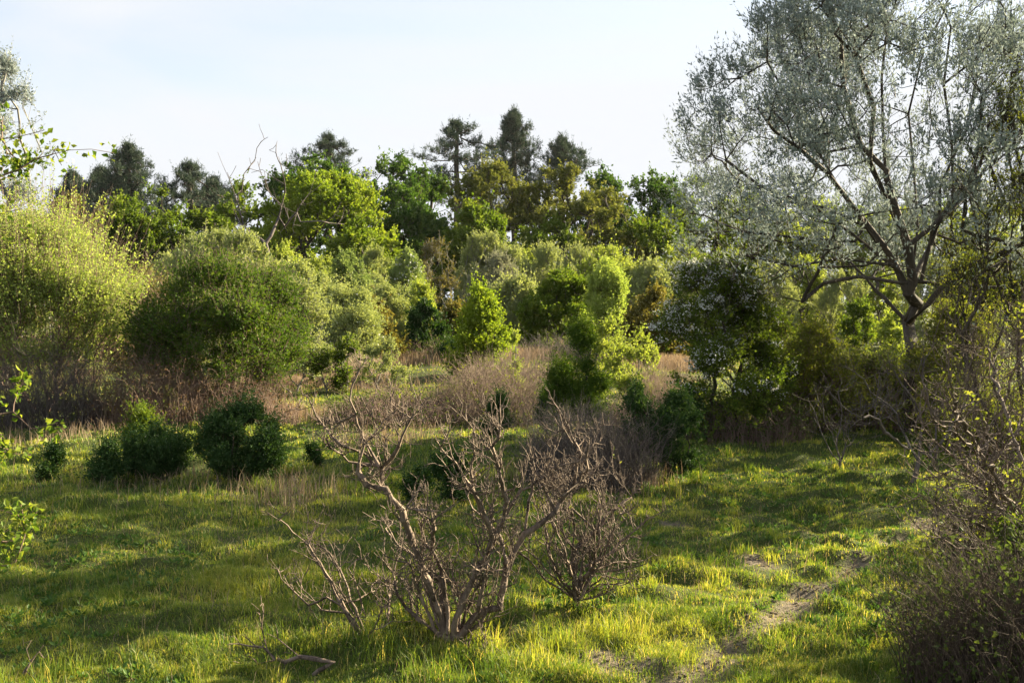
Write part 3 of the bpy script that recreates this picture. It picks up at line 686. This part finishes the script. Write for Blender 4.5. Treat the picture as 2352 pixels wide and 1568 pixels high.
# ------------------------------------------------------------------ near large shrubs
plant('hawthorn_bush', 'big round dark green hawthorn with brown twiggy skirts', 'hawthorn', 'green', 508, 22.5, 606, 340, 201, leaf='hawdark', N=3400, nl=60, lr=.24, ntw=4, nlf=9, tl=.3, ll=.058, lw=.04, rt=.004, rr=.07, seg=.22, twigs=.0025, cb=.1, lz=(.22, .5), whips=.25, wl=2.6, shape='round', fill=.35, up=.5, rnd=.7, bark='cane', bf=.5)
plant('sallow_bush', 'tall pale sunlit bush filling the left edge', 'shrub', 'yellow', 90, 23, 505, 375, 202, leaf='pale', N=3000, nl=50, lr=.26, ntw=4, nlf=9, tl=.42, ll=.062, lw=.04, rt=.004, rr=.06, seg=.25, twigs=.003, cb=.1, lz=(.25, .55), whips=.35, wl=4, shape='round', fill=.35, up=1.0, rnd=.5, bark='cane')
plant('sallow_bush', 'pale feathery bush hugging the right flank of the round hawthorn', 'shrub', 'yellow', 675, 28, 640, 150, 203, N=800, nl=16, ntw=4, nlf=8, tl=.3, ll=.065, lw=.045, rt=.004, rr=.04, seg=.25, twigs=.003, cb=.12, leaf='sallow', bark='bark_grey')
plant('sallow_bush', 'pale brown twiggy bush between the sunlit bush and the round hawthorn', 'shrub', 'sallow', 340, 26, 620, 190, 204, N=1000, nl=16, ntw=4, nlf=6, tl=.35, ll=.06, lw=.03, rt=.004, rr=.04, seg=.25, twigs=.003, cb=.2, leaf='olive', bark='cane')
# blossoming hawthorn
plant('hawthorn_bush', 'dark hawthorn sprayed with white blossom left of the willow', 'hawthorn', 'green', 1690, 19, 600, 270, 205, N=1900, nl=34, lr=.3, ntw=4, nlf=9, tl=.22, ll=.05, lw=.038, rt=.004, rr=.05, seg=.22, twigs=.003, cb=.12, shape='column', fill=.3, leaf='haw',
      ex=blossom_on(.22, .032, 28, (-.8, -.45, .45), 3, 1.0, .07))
plant('hawthorn_bush', 'low blossoming hawthorn arm reaching left from the dark hawthorn', 'hawthorn', 'green', 1620, 19.5, 596, 185, 206, N=750, nl=20, lr=.34, ntw=4, nlf=7, tl=.22, ll=.048, lw=.036, rt=.004, rr=.035, seg=.22, twigs=.003, cb=.5, shape='round', fill=.3, leaf='haw',
      ex=blossom_on(.38, .034, 30, (-.6, -.5, .6), 4, .6, .07))
# grey willow
WY = 19.5; wx = (2088 - 1176) / F * WY; wg = float(gz(wx, WY)); rw = np.random.default_rng(77)
wl = [[(2088, 860), (2086, 800), (2090, 740), (2097, 690)], [(2090, 670), (2060, 620), (2020, 560), (1975, 500), (1905, 400), (1850, 340), (1780, 300), (1740, 240)],
      [(2097, 640), (2085, 560), (2050, 480), (2040, 400), (2030, 300), (2025, 180), (2040, 60)], [(2100, 650), (2130, 560), (2160, 500), (2175, 420), (2210, 300), (2240, 180), (2300, 60)],
      [(2095, 745), (2140, 700), (2200, 620), (2260, 600), (2330, 560)], [(1985, 520), (1900, 480), (1800, 460), (1700, 420), (1620, 400)], [(1960, 560), (1850, 545), (1700, 540), (1580, 530)],
      [(2150, 520), (2220, 430), (2300, 330), (2400, 220)], [(1905, 400), (1900, 300), (1860, 180), (1840, 60)], [(2040, 400), (1980, 330), (1940, 200), (1930, 60)], [(2070, 650), (1980, 640), (1900, 660), (1840, 680)],
      [(2090, 660), (2070, 540), (2010, 420), (1960, 300), (1900, 200), (1860, 80)], [(2097, 640), (2100, 520), (2110, 400), (2100, 260), (2120, 120)], [(2110, 640), (2150, 520), (2230, 400), (2280, 300), (2340, 200)], [(2060, 620), (1960, 540), (1860, 470), (1760, 420), (1660, 370)], [(2020, 560), (1940, 440), (1820, 260), (1760, 140)], [(2050, 480), (2000, 360), (2000, 240), (1960, 100)], [(2130, 560), (2190, 460), (2180, 330), (2170, 200), (2200, 60)], [(2040, 600), (1930, 590), (1820, 600), (1700, 590)]]
pre = []
for l in wl:
    dd = np.cumsum(rw.normal(size=len(l)) * .35); dd[0] = 0
    pre.append([q + rw.normal(size=3) * .05 for q in pp(l, WY, wx, wg, dd)])
plant('willow_tree', 'large grey leaved willow with a dark forked trunk on the right', 'willow', 'green', 2088, WY, -120, 1000, 210, tree=True, N=4600, nl=110, lr=.14, ntw=3, nlf=8, tl=.4, ll=.088, lw=.029, whips=.2, wl=2, lz=(.30, .46), rt=.005, rr=.125, seg=.3, wob=.1,
      twigs=.0022, cb=.26, shape='dome', fill=.5, leaf='willow', bark='bark', up=.9, out=.6, rnd=.5, lrnd=.45, pre=pre, bf=.3, hollow=.3)
# slender many stemmed trees at the right edge
for i, (px, Y, top, w, lb) in enumerate([(2310, 16.5, 120, 260, 'tall many stemmed tree with sparse yellow leaves at the right edge'), (2215, 22, 330, 200, 'thin stemmed yellow leaved bush behind the willow trunk'), (2440, 15, 60, 200, 'yellow leaved stems cut off by the right picture edge')]):
    plant('sallow_bush', lb, 'shrub', 'green', px, Y, top, w, 220 + i, 'yellow leaved shrubs at the right edge', N=650, nl=24, lr=.3, ntw=3, nlf=3, tl=.35, ll=.045, lw=.03, rt=.005, rr=.07, seg=.3, twigs=.003, cb=.2, shape='column', fill=.6, leaf='edge', bark='bark', bf=.7, up=.9)
# bramble and scrub hedge below the willow
hd = [(1850, 21, 1740, 2000, 2.0, 'leafy bramble hedge between the blossoming hawthorn and the willow'), (2110, 20.5, 1960, 2260, 2.1, 'bramble hedge in front of the willow trunk foot'), (2280, 17, 2180, 2420, 1.5, 'bramble hedge under the yellow leaved stems'), (1680, 19.0, 1600, 1860, 1.1, 'dark leafless brambles at the foot of the blossoming hawthorn')]
for i, (px, Y, a, b, h, lb) in enumerate(hd):
    thicket('bramble_thicket', lb, 'brambles', a, b, Y, 1.4, h * .8, 800, 230 + i, 'cane', 'bramble' if i == 3 else 'edge', 9000 if i < 3 else 1800, .055, .042, .6, .0055, .8, .16, 'brambles under the willow', tw=3, dome=.4)
for i, (px, Y, top, w, lf, lb) in enumerate([(1880, 20, 745, 190, 'edge', 'leafy yellow green bush between the blossoming hawthorn and the willow trunk'), (2010, 21, 825, 150, 'bramble', 'greener bush touching the left side of the willow trunk'), (2190, 19, 700, 190, 'edge', 'tangled yellow green bush right of the willow trunk'), (1790, 21.5, 725, 140, 'haw', 'dark green bush merging with the right flank of the blossoming hawthorn')]):
    plant('bush', lb, 'shrub', 'green', px, Y, top, w, 260 + i, 'brambles under the willow', N=700, nl=22, lr=.3, ntw=4, nlf=6, tl=.26, ll=.055, lw=.04, rt=.004, rr=.03, seg=.25, twigs=.003, cb=.1, shape='dome', fill=.4, leaf=lf, bark='cane', rnd=.9)
# skirts of brown stems under the big left bushes
thicket('dead_scrub', 'dark grey dead scrub at the foot of the pale sunlit bush', 'dead scrub', -60, 240, 20.5, 1.0, 1.5, 1100, 240, 'deadgrey', None, 0, reach=.7, r=.005, wob=.17, tw=3, dome=.45, group='dead scrub by the left bushes')
thicket('dead_scrub', 'brown twiggy scrub below the left side of the round hawthorn', 'dead scrub', 190, 480, 21.0, 1.0, 1.5, 1100, 241, 'cane', 'rust', 2500, .04, .03, reach=.7, r=.005, wob=.17, tw=3, dome=.45, group='dead scrub by the left bushes')
thicket('dead_scrub', 'brown stems fanning out below the middle of the round hawthorn', 'dead scrub', 420, 690, 21.6, .9, 1.05, 900, 242, 'cane', 'rust', 1500, .04, .03, reach=.8, r=.005, wob=.14, tw=2, dome=.4, group='dead scrub by the left bushes')
# bramble mound in the middle
g5 = 'bramble mounds in the middle'
thicket('bramble_thicket', 'large pinkish brown bramble mound in the centre', 'brambles', 960, 1290, 23.5, 2.4, 1.2, 2600, 250, 'canemid', 'edge', 1700, .05, .04, reach=1.1, r=.0055, arch=1.5, wob=.1, group=g5, tw=2, dome=.75)
thicket('bramble_thicket', 'low brown bramble bank stretching left of the large mound', 'brambles', 740, 1060, 22, 1.6, .75, 1900, 251, 'cane', 'bramble', 2500, .05, .04, reach=1.3, r=.005, arch=1.55, wob=.12, group=g5, tw=1, dome=.6)
thicket('bramble_thicket', 'dry pink stems behind the large mound', 'brambles', 1060, 1330, 30, 2.5, 1.1, 1500, 252, 'canemid', None, 0, reach=.25, r=.006, arch=.5, wob=.04, group=g5, tw=0, dome=.3)
thicket('bramble_thicket', 'dry pinkish stems right of the tall juniper', 'brambles', 1440, 1620, 24, 1.6, 1.15, 1900, 253, 'canepale', None, 0, reach=.3, r=.005, arch=.5, wob=.05, group=g5, tw=1, dome=.3)
thicket('bramble_thicket', 'brown brambles between the tall juniper and the blossoming hawthorn', 'brambles', 1380, 1640, 20.5, 1.4, .9, 1800, 254, 'cane', 'bramble', 900, .05, .04, reach=.7, r=.004, wob=.08, group=g5, tw=1, dome=.4)
thicket('bramble_thicket', 'dark bramble bank at the back of the clearing', 'brambles', 860, 1080, 41, 1.5, 1.0, 1100, 255, 'cane', 'bramble', 2500, .09, .07, reach=.6, r=.008, wob=.08, group=g5, tw=1)
thicket('bramble_thicket', 'purple brown brambles at the foot of the dark green dome', 'brambles', 1170, 1420, 40, 1.6, 1.1, 1300, 256, 'deadgrey', 'bramble', 900, .09, .07, reach=.6, r=.008, wob=.08, group=g5, tw=1)
thicket('bramble_thicket', 'pinkish brambles at the left rim of the clearing', 'brambles', 740, 900, 34, 1.4, .9, 1000, 257, 'canepale', 'bramble', 700, .08, .06, reach=.6, r=.007, wob=.08, group=g5, tw=1)
thicket('bramble_thicket', 'low green and brown brambles in the far meadow under the willow', 'brambles', 1780, 2060, 38, 3, .8, 1600, 258, 'canepale', 'bramble', 6000, .09, .07, reach=.8, r=.007, wob=.08, group=g5, tw=0)
# stuff: dry grass
rng = np.random.default_rng(9); parts = []
for px, py, rx, ry, n, hh in [(700, 890, 2.6, 2.2, 9000, .35), (800, 850, 3, 2.5, 8000, .3), (1250, 800, 3.0, 3.5, 9000, .6), (1530, 860, 1.6, 2, 6000, .5), (620, 960, 1.5, 1, 2600, .3), (1100, 850, 3.2, 2.4, 9000, .55), (330, 1110, 2.2, 1.4, 350, .3), (680, 1150, .7, .9, 450, .42), (120, 1020, 2.2, 1.4, 600, .34), (500, 1110, 1.6, 1.2, 400, .3), (1330, 1120, 1.2, .7, 1200, .35), (900, 1020, 1.2, 1, 600, .35), (1100, 1290, 7, 4, 2200, .17), (1250, 1250, 8, 5, 22000, .045), (1500, 1450, 3.5, 1.6, 9000, .04)]:
    Yc = CAM_H * F / (py - 700); c = at(px, py, Yc); x = c[0] + rng.normal(size=n) * rx * .55; y = Yc + rng.normal(size=n) * ry * .55
    parts.append(blades(rng, x, y, hh * rng.uniform(.4, 1.2, n), .0035 * np.clip(Yc / 9, .9, 4) * rng.uniform(.7, 1.4, n), rng.uniform(0, 1, n), .5))
V, Q, A = join(parts)
link('dry_grass', mesh('dry_grass', V, Q, 'straw', A), kind='stuff', label='thin dry straw coloured grass stalks in patches', category='dry grass')

# ------------------------------------------------------------------ junipers
gj = 'dark evergreen bushes in the turf'
def juniper(label, px, base, top, wpx, seed, N=700, cb=.22, shape='dome', dens=1, **o):
    Y = CAM_H * F / (base - 700)
    wpx = wpx * .86; kk = dict(N=N, nl=9, lr=.42, ntw=5, nlf=11, tl=.13, ll=.036, lw=.02, whips=.3, wl=3, rt=.003, rr=.03, seg=.12, cb=cb * .6, shape=shape, fill=.06, up=.6, rnd=.7)
    kk.update(o)
    plant('juniper_bush', label, 'evergreen bush', 'darkbush', px, Y, top, wpx, seed, gj, **kk)
juniper('rounded dark evergreen bush, widest of those on the left lawn', 562, 1105, 942, 190, 301, 1300, .25, 'round', nl=22, lr=.34)
juniper('low wide dark evergreen left of the rounded one', 358, 1100, 1003, 155, 302, 800, .25, 'round', nl=16, lr=.36)
juniper('small dark evergreen at the left end of the row', 236, 1122, 1032, 74, 303, 260, .3)
juniper('lighter green evergreen tuft behind the low wide one', 332, 1045, 945, 66, 304, 320, leaf='haw')
juniper('tiny evergreen spike near the left edge', 115, 1095, 1020, 38, 305, 160, shape='column')
juniper('tall dark juniper in the centre right, highest evergreen', 1332, 1010, 742, 140, 306, 1000, .3, 'column', tl=.2, nl=20, lr=.42, fill=.08, leaf='hawdark')
juniper('low dark clump at the left foot of the tall juniper', 1262, 1000, 885, 66, 307, 320)
juniper('dark evergreen column beside the bramble mound', 1146, 1015, 908, 50, 308, 320, shape='column')
juniper('lumpy dark evergreen right of the dead thicket', 1558, 1105, 905, 120, 309, 1100, .14, 'round', nl=18, lr=.42, fill=.1)
juniper('dark evergreen top behind the lumpy one', 1585, 1020, 890, 60, 310, 300)
juniper('thin stemmed juniper with a small dark head', 1462, 1110, 888, 76, 311, 260, .68, 'round', rr=.02)
juniper('small dark evergreen sprig behind the left dead bush', 960, 1150, 1082, 40, 312, 130)
juniper('spindly dark evergreen in the middle turf', 1035, 1170, 1040, 66, 313, 220, .2, 'round')
juniper('dark spreading juniper at the foot of the lone yellow hawthorn', 1045, 855, 795, 90, 314, 500, ll=.06, lw=.04, tl=.2)
juniper('tiny dark sprig between the rounded bush and the dead bush', 715, 1080, 1030, 22, 315, 60)

# ------------------------------------------------------------------ dead thicket and dead bushes
thicket('dead_thicket', 'dense grey leafless thicket below the tall juniper', 'dead thicket', 1200, 1510, 14.2, .8, 1.15, 2600, 330, 'deadgrey', None, 0, reach=.5, r=.0034, wob=.13, tw=3, dome=.35)
def cv(l): return [(551 + a * .4143, 919 + b * .4143) for a, b in l]
def dead(label, base, Y, guides, seed, tw, rr, depth=2, mat='dead', sp=.4, nchild=3, rt=.0028, length=1, up=.55, leaves=0, wob=.16, tmin=.25, dup=False, name='dead_bush', group='dead bushes in the foreground'):
    rng = np.random.default_rng(seed); x = (base - 1176) / F * Y; g = float(gz(x, Y)); G = []
    if dup: guides = guides + [[(a + rng.normal() * 16 * min(1, i), b + rng.normal() * 10 * min(1, i)) for i, (a, b) in enumerate(l)] for l in guides]
    for l in guides:
        n = len(l); dd = np.linspace(0, 1, n) * rng.normal() * sp + np.cumsum(rng.normal(size=n) * .04)
        G.append(pp(l, Y, x, g, dd))
    P, par = gnarly(rng, G, rr, (0, 0, -.05), depth, tw, length=length, nchild=nchild, up=up, wob=wob, tmin=tmin)
    (V, Q, A), r = skeleton_mesh(rng, P, par, rt, rr, 9, .13)
    t = thing(name, (x, Y, g), label, 'dead bush', group)
    link('branches', mesh('branches', V, Q, mat, A, True), t)
    if leaves:
        ch = np.bincount(par[1:], minlength=len(P)); E = P[ch == 0]; E = E[rng.choice(len(E), min(len(E), leaves // 5))]
        E = np.repeat(E, 5, 0) + rng.normal(size=(len(E) * 5, 3)) * .02
        lv = leaf_quads(rng, E, rng.normal(size=E.shape) + [0, 0, .5], .034, .02, rng.uniform(.2, 1, len(E))); link('leaves', mesh('leaves', *lv[:2], 'edge', lv[2]), t)
dead('large forked dead bush with a long leaning left stem, centre foreground', 1050, 7.6, [cv(l) for l in [
    [(1130, 1290), (1120, 1210), (1060, 1050), (960, 800), (900, 610), (810, 490), (700, 470), (655, 400), (660, 350), (690, 250), (650, 130), (610, 0)],
    [(1150, 1290), (1150, 1150), (1120, 950), (1060, 830), (980, 750)], [(1190, 1300), (1200, 1200), (1290, 1000), (1370, 850), (1400, 760), (1380, 680), (1300, 520), (1200, 350), (1110, 260)],
    [(1220, 1310), (1300, 1200), (1440, 1150), (1480, 900), (1580, 740), (1750, 620), (1850, 480), (1890, 300), (1840, 200), (1800, 60)], [(1370, 850), (1450, 700), (1480, 560), (1440, 420), (1400, 260), (1440, 180)],
    [(1440, 700), (1560, 500), (1700, 420), (1745, 250)], [(1160, 1330), (1130, 1150), (1110, 1000), (960, 860), (860, 780), (805, 710)], [(1090, 1290), (1030, 1240), (920, 1150), (870, 1070), (850, 960), (890, 840)],
    [(660, 350), (600, 340), (520, 270), (420, 275)], [(690, 360), (790, 370), (850, 310), (900, 200), (950, 100)], [(700, 300), (560, 250), (490, 170), (440, 110)], [(790, 480), (780, 380), (700, 230), (760, 170), (840, 60)],
    [(1480, 900), (1440, 750), (1350, 650), (1290, 600)], [(1210, 1310), (1320, 1180), (1350, 1000), (1390, 850)], [(1580, 740), (1600, 560), (1640, 400), (1620, 330)], [(1750, 620), (1700, 520), (1770, 380), (1720, 290)],
    [(1850, 480), (1930, 380), (1930, 230)], [(1060, 830), (1080, 720), (1075, 620), (930, 590)], [(1300, 520), (1280, 400), (1310, 260), (1290, 110)], [(1190, 1340), (1250, 1400), (1280, 1430)], [(1140, 1320), (1080, 1180), (1010, 1000), (990, 900)], [(1200, 1320), (1230, 1150), (1180, 980), (1160, 860)], [(1230, 1310), (1340, 1230), (1400, 1100), (1430, 960)], [(1150, 1320), (1040, 1260), (960, 1190), (900, 1130)], [(1210, 1320), (1250, 1180), (1330, 1020), (1345, 930)], [(1100, 1310), (1020, 1130), (970, 1010), (940, 900)], [(1180, 1330), (1220, 1250), (1210, 1160), (1260, 1100)]]],
    401, .22, .052, 3, nchild=4.2, length=.8, sp=.45, wob=.09, rt=.0026, leaves=20)
dead('low dead bush left of the large forked one', 838, 7.7, [cv(l) for l in [
    [(690, 1330), (600, 1180), (480, 1090), (380, 1135), (300, 1060), (230, 990), (170, 880)], [(600, 1180), (520, 1020), (470, 950), (380, 800), (290, 730), (220, 660), (250, 630)], [(660, 1290), (560, 1130), (500, 1000), (400, 850), (370, 700), (380, 610)],
    [(560, 1130), (640, 1110), (730, 1060), (770, 980)], [(690, 1300), (640, 1150), (560, 950), (500, 850), (410, 770)], [(640, 1200), (560, 1060), (540, 900)], [(690, 1320), (740, 1270), (790, 1150), (800, 1030)], [(600, 1180), (450, 1160), (350, 1050), (300, 960)], [(700, 1200), (650, 1040), (600, 930), (650, 880)], [(700, 1330), (820, 1220), (830, 1060), (870, 950)]]],
    402, .19, .028, 3, nchild=3.2, length=.8, sp=.35, wob=.07, rt=.002)
dead('dense upright dead bush right of the large forked one', 1332, 8.6, [cv(l) for l in [
    [(1880, 1190), (1860, 1000), (1850, 840), (1780, 700), (1720, 640), (1700, 560)], [(1850, 840), (1950, 740), (2060, 650), (2100, 540), (2120, 430)], [(1850, 840), (1860, 700), (1830, 560), (1850, 470)], [(1880, 1090), (1990, 1020), (2130, 1010), (2150, 960)],
    [(1880, 1110), (2030, 1070), (2050, 1035)], [(1890, 1050), (1930, 950), (2050, 850), (2140, 760), (2270, 650)], [(1860, 1100), (1700, 1000), (1600, 880), (1540, 840)], [(1870, 1100), (1760, 960), (1700, 800), (1690, 660)], [(1870, 1050), (1900, 900), (1920, 720), (1890, 580)],
    [(1890, 1100), (1960, 960), (1990, 800), (2000, 600), (1960, 480), (1990, 390)], [(1880, 1100), (1840, 940), (1760, 820), (1740, 700)], [(1930, 950), (2100, 940), (2220, 900)], [(1900, 1000), (2000, 860), (2080, 700), (2110, 600)]]],
    403, .2, .04, 3, dup=True, nchild=3.4, length=.8, sp=.4, wob=.08, rt=.0025, up=.9, leaves=40)
dead('fallen dead branch lying in the grass at the lower left', 690, 7.2, [cv(l) for l in [
    [(520, 1450), (400, 1430), (330, 1420), (250, 1450), (190, 1430), (130, 1370), (0, 1350), (-60, 1350)], [(190, 1440), (100, 1460), (0, 1495)], [(150, 1380), (120, 1260), (130, 1180), (115, 1080)], [(330, 1420), (270, 1370), (210, 1320), (150, 1290)], [(250, 1450), (240, 1500), (200, 1530)]]],
    404, .13, .017, 2, nchild=1.6, length=.7, sp=.1, up=.1, wob=.08, name='fallen_branch', group='')
dead('broken dead stick standing in the lower left corner', 50, 6.9, [[(44, 1600), (48, 1560), (70, 1520), (100, 1480)], [(60, 1540), (90, 1560), (140, 1568)], [(70, 1520), (60, 1490), (72, 1470)], [(90, 1495), (100, 1510), (112, 1500)]], 405, .06, .016, 1, nchild=1, length=.6, sp=.05, wob=.05, name='dead_stick', group='')
g6 = 'grey dead bushes at the edge of the willow'
dead('thin dead bush with an arched stem in front of the hawthorn hedge', 1930, 15.2, [[(1930, 1060), (1925, 1000), (1935, 950), (1925, 900), (1880, 890)], [(1930, 1060), (1890, 1000), (1870, 960), (1850, 950)], [(1935, 1050), (1960, 1000), (1950, 960)], [(1930, 1050), (1900, 980), (1880, 920)]], 406, .45, .022, 2, 'deadgrey', nchild=3, length=1.6, group=g6)
dead('pale grey dead bush leaning at the willow foot', 2100, 14.2, [[(2110, 1060), (2080, 1000), (2060, 950), (2000, 900), (1985, 870)], [(2110, 1060), (2120, 980), (2100, 920), (2060, 860), (2040, 830)], [(2140, 1050), (2150, 980), (2130, 900), (2110, 850)], [(2150, 1050), (2200, 960), (2230, 900), (2250, 850)], [(2100, 1040), (2060, 1010), (2010, 960), (1960, 950)], [(2130, 1050), (2180, 1000), (2190, 940)]], 407, .5, .035, 2, 'deadgrey', nchild=4, length=1.6, sp=.8, group=g6)
dead('tall twisted dead bush in front of the yellow leaved stems', 2270, 13.2, [[(2290, 1060), (2270, 980), (2230, 900), (2150, 830), (2135, 780)], [(2290, 1050), (2300, 950), (2330, 850), (2350, 780)], [(2280, 1040), (2240, 960), (2220, 880), (2240, 800), (2200, 740)], [(2300, 1040), (2350, 960), (2380, 880)]], 408, .6, .035, 2, 'dead', nchild=5, length=1.6, sp=.8, group=g6, leaves=250)
# near scrub on the right
g7 = 'twiggy bushes along the right edge'
thicket('bramble_thicket', 'dense brown bramble behind the warm brown twiggy bush at the right edge', 'brambles', 2170, 2520, 10.2, .9, 1.15, 1000, 419, 'thorn', 'edge', 1200, .04, .03, reach=.5, r=.0035, wob=.13, tw=4, dome=.4, group=g7)
dead('warm brown twiggy bush with a few yellow leaves reaching in from the right edge', 2330, 8.7, [
    [(2400, 1300), (2330, 1200), (2250, 1100), (2170, 1030), (2100, 990), (2085, 960)], [(2400, 1280), (2320, 1150), (2260, 1050), (2200, 950), (2190, 900)], [(2400, 1290), (2300, 1230), (2200, 1190), (2140, 1150)], [(2420, 1300), (2360, 1100), (2320, 980), (2290, 880), (2270, 800)],
    [(2420, 1290), (2400, 1100), (2380, 950), (2340, 830), (2350, 740)], [(2400, 1300), (2290, 1260), (2200, 1260), (2130, 1230)], [(2400, 1290), (2340, 1170), (2220, 1090), (2150, 1080)], [(2430, 1290), (2440, 1100), (2430, 900), (2400, 760)], [(2380, 1290), (2300, 1170), (2230, 1020), (2140, 960)]],
    411, .36, .035, 3, 'dead', nchild=2.6, length=1.0, sp=1.0, up=.5, leaves=500, name='twiggy_bush', group=g7)
thicket('bramble_thicket', 'dark tangled bramble in the lower right corner', 'brambles', 2120, 2560, 6.4, .8, 1.0, 2600, 420, 'thorn', 'bramble', 5000, .04, .03, reach=.55, r=.0028, wob=.1, tw=4, dome=.4, group=g7, side=4)
plant('ivy_bush', 'dark green leafy clump at the right edge above the tangled bramble', 'shrub', 'darkbush', 2365, 8.0, 1190, 130, 421, N=500, ntw=5, nlf=8, tl=.1, ll=.04, lw=.03, rt=.003, rr=.02, seg=.12, leaf='haw')
dead('single dark bramble cane crossing the path edge', 2250, 6.4, [[(2260, 1640), (2200, 1500), (2120, 1400), (2040, 1330), (2010, 1300)]], 422, .1, .007, 1, 'deadgrey', nchild=1.5, length=1, sp=.1, rt=.0022, name='bramble_cane', group='')

# ------------------------------------------------------------------ hawthorn beside the camera, its branches reaching in at the left edge
HY = 4.6; hx = (-330 - 1176) / F * HY; hg = float(gz(hx, HY)); rh = np.random.default_rng(8)
hl = [[(-330, 1500), (-300, 1200), (-280, 900), (-240, 650), (-200, 480)], [(-240, 650), (-120, 480), (0, 405), (80, 365), (160, 345), (262, 352)], [(-220, 560), (-120, 380), (-20, 330), (40, 315), (100, 300)], [(-240, 660), (-120, 560), (-30, 500), (50, 480)],
      [(-280, 900), (-160, 760), (-60, 560), (30, 520), (60, 525)], [(-280, 1000), (-160, 1010), (-60, 1040), (20, 1040), (70, 1045)], [(-290, 1000), (-150, 980), (-40, 960), (30, 945), (72, 985)], [(-300, 1200), (-150, 1200), (-50, 1190), (30, 1180)], [(-300, 1250), (-150, 1290), (-50, 1300), (35, 1290)], [(-300, 1250), (-150, 1250), (-50, 1240), (20, 1245)]]
G = []
for l in hl:
    dd = np.cumsum(rh.normal(size=len(l)) * .05); G.append(pp(l, HY, hx, hg, dd))
P, par = gnarly(rh, G, .05, (0, 0, -.05), 2, .16, length=.8, nchild=1.8, up=.3, wob=.1, tmin=.3)
(V, Q, A), r = skeleton_mesh(rh, P, par, .0018, .045, 8)
t = thing('hawthorn_bush', (hx, HY, hg), 'near hawthorn whose leafy blossoming sprays reach in at the left edge', 'hawthorn')
link('stems', mesh('stems', V, Q, 'cane', A, True), t)
ch = np.bincount(par[1:], minlength=len(P)); E = P[(r < .006)]; E = E[rh.uniform(size=len(E)) < .8]
E = np.repeat(E, 7, 0) + rh.normal(size=(len(E) * 7, 3)) * .022
lv = leaf_quads(rh, E, rh.normal(size=E.shape) + [0, 0, .4], .034, .024, np.clip(rh.uniform(0, 1.1, len(E)), 0, 1)); link('leaves', mesh('leaves', *lv[:2], 'near', lv[2]), t)
top = P[(r < .005) & (P[:, 2] > 2.4)]; top = top[rh.uniform(size=len(top)) < .2]
B = np.repeat(top, 9, 0) + np.repeat(rh.normal(size=(len(top), 3)) * .02, 9, 0) + rh.normal(size=(len(top) * 9, 3)) * .012
lv = leaf_quads(rh, B, rh.normal(size=B.shape) + [0, 0, .5], .012, .011, rh.uniform(0, 1, len(B)), .1); link('blossoms', mesh('blossoms', *lv[:2], 'blossom', lv[2]), t)
# grey leaved tree at the left edge
plant('willow_tree', 'hazy grey green tree at the upper left edge', 'tree', 'green', 5, 30, 112, 210, 430, tree=True, N=760, nl=20, lr=.28, ntw=3, nlf=7, tl=.4, ll=.085, lw=.04, rt=.006, rr=.1, seg=.35, twigs=.003, cb=.42, shape='round', fill=.4, leaf='willow', bark='bark_grey', up=.8)

# thin golden evening haze over the heath
bm_ = bpy.data.meshes.new('haze'); x0, x1, y0, y1, z0, z1 = -260, 260, -12, 215, -3, 48
bm_.from_pydata([(x, y, z) for z in (z0, z1) for x, y in ((x0, y0), (x1, y0), (x1, y1), (x0, y1))], [], [(3, 2, 1, 0), (4, 5, 6, 7), (0, 1, 5, 4), (1, 2, 6, 5), (2, 3, 7, 6), (3, 0, 4, 7)])
m, nt, out = mat_base('haze'); pv = nt.nodes.new('ShaderNodeVolumePrincipled'); pv.inputs['Color'].default_value = (.95, .96, 1, 1); pv.inputs['Density'].default_value = .00005; pv.inputs['Anisotropy'].default_value = .3
nt.links.new(pv.outputs[0], out.inputs['Volume']); bm_.materials.append(m)
link('haze', bm_, kind='stuff', label='thin pale evening haze over the heath', category='haze')
S.cycles.volume_bounces = 0
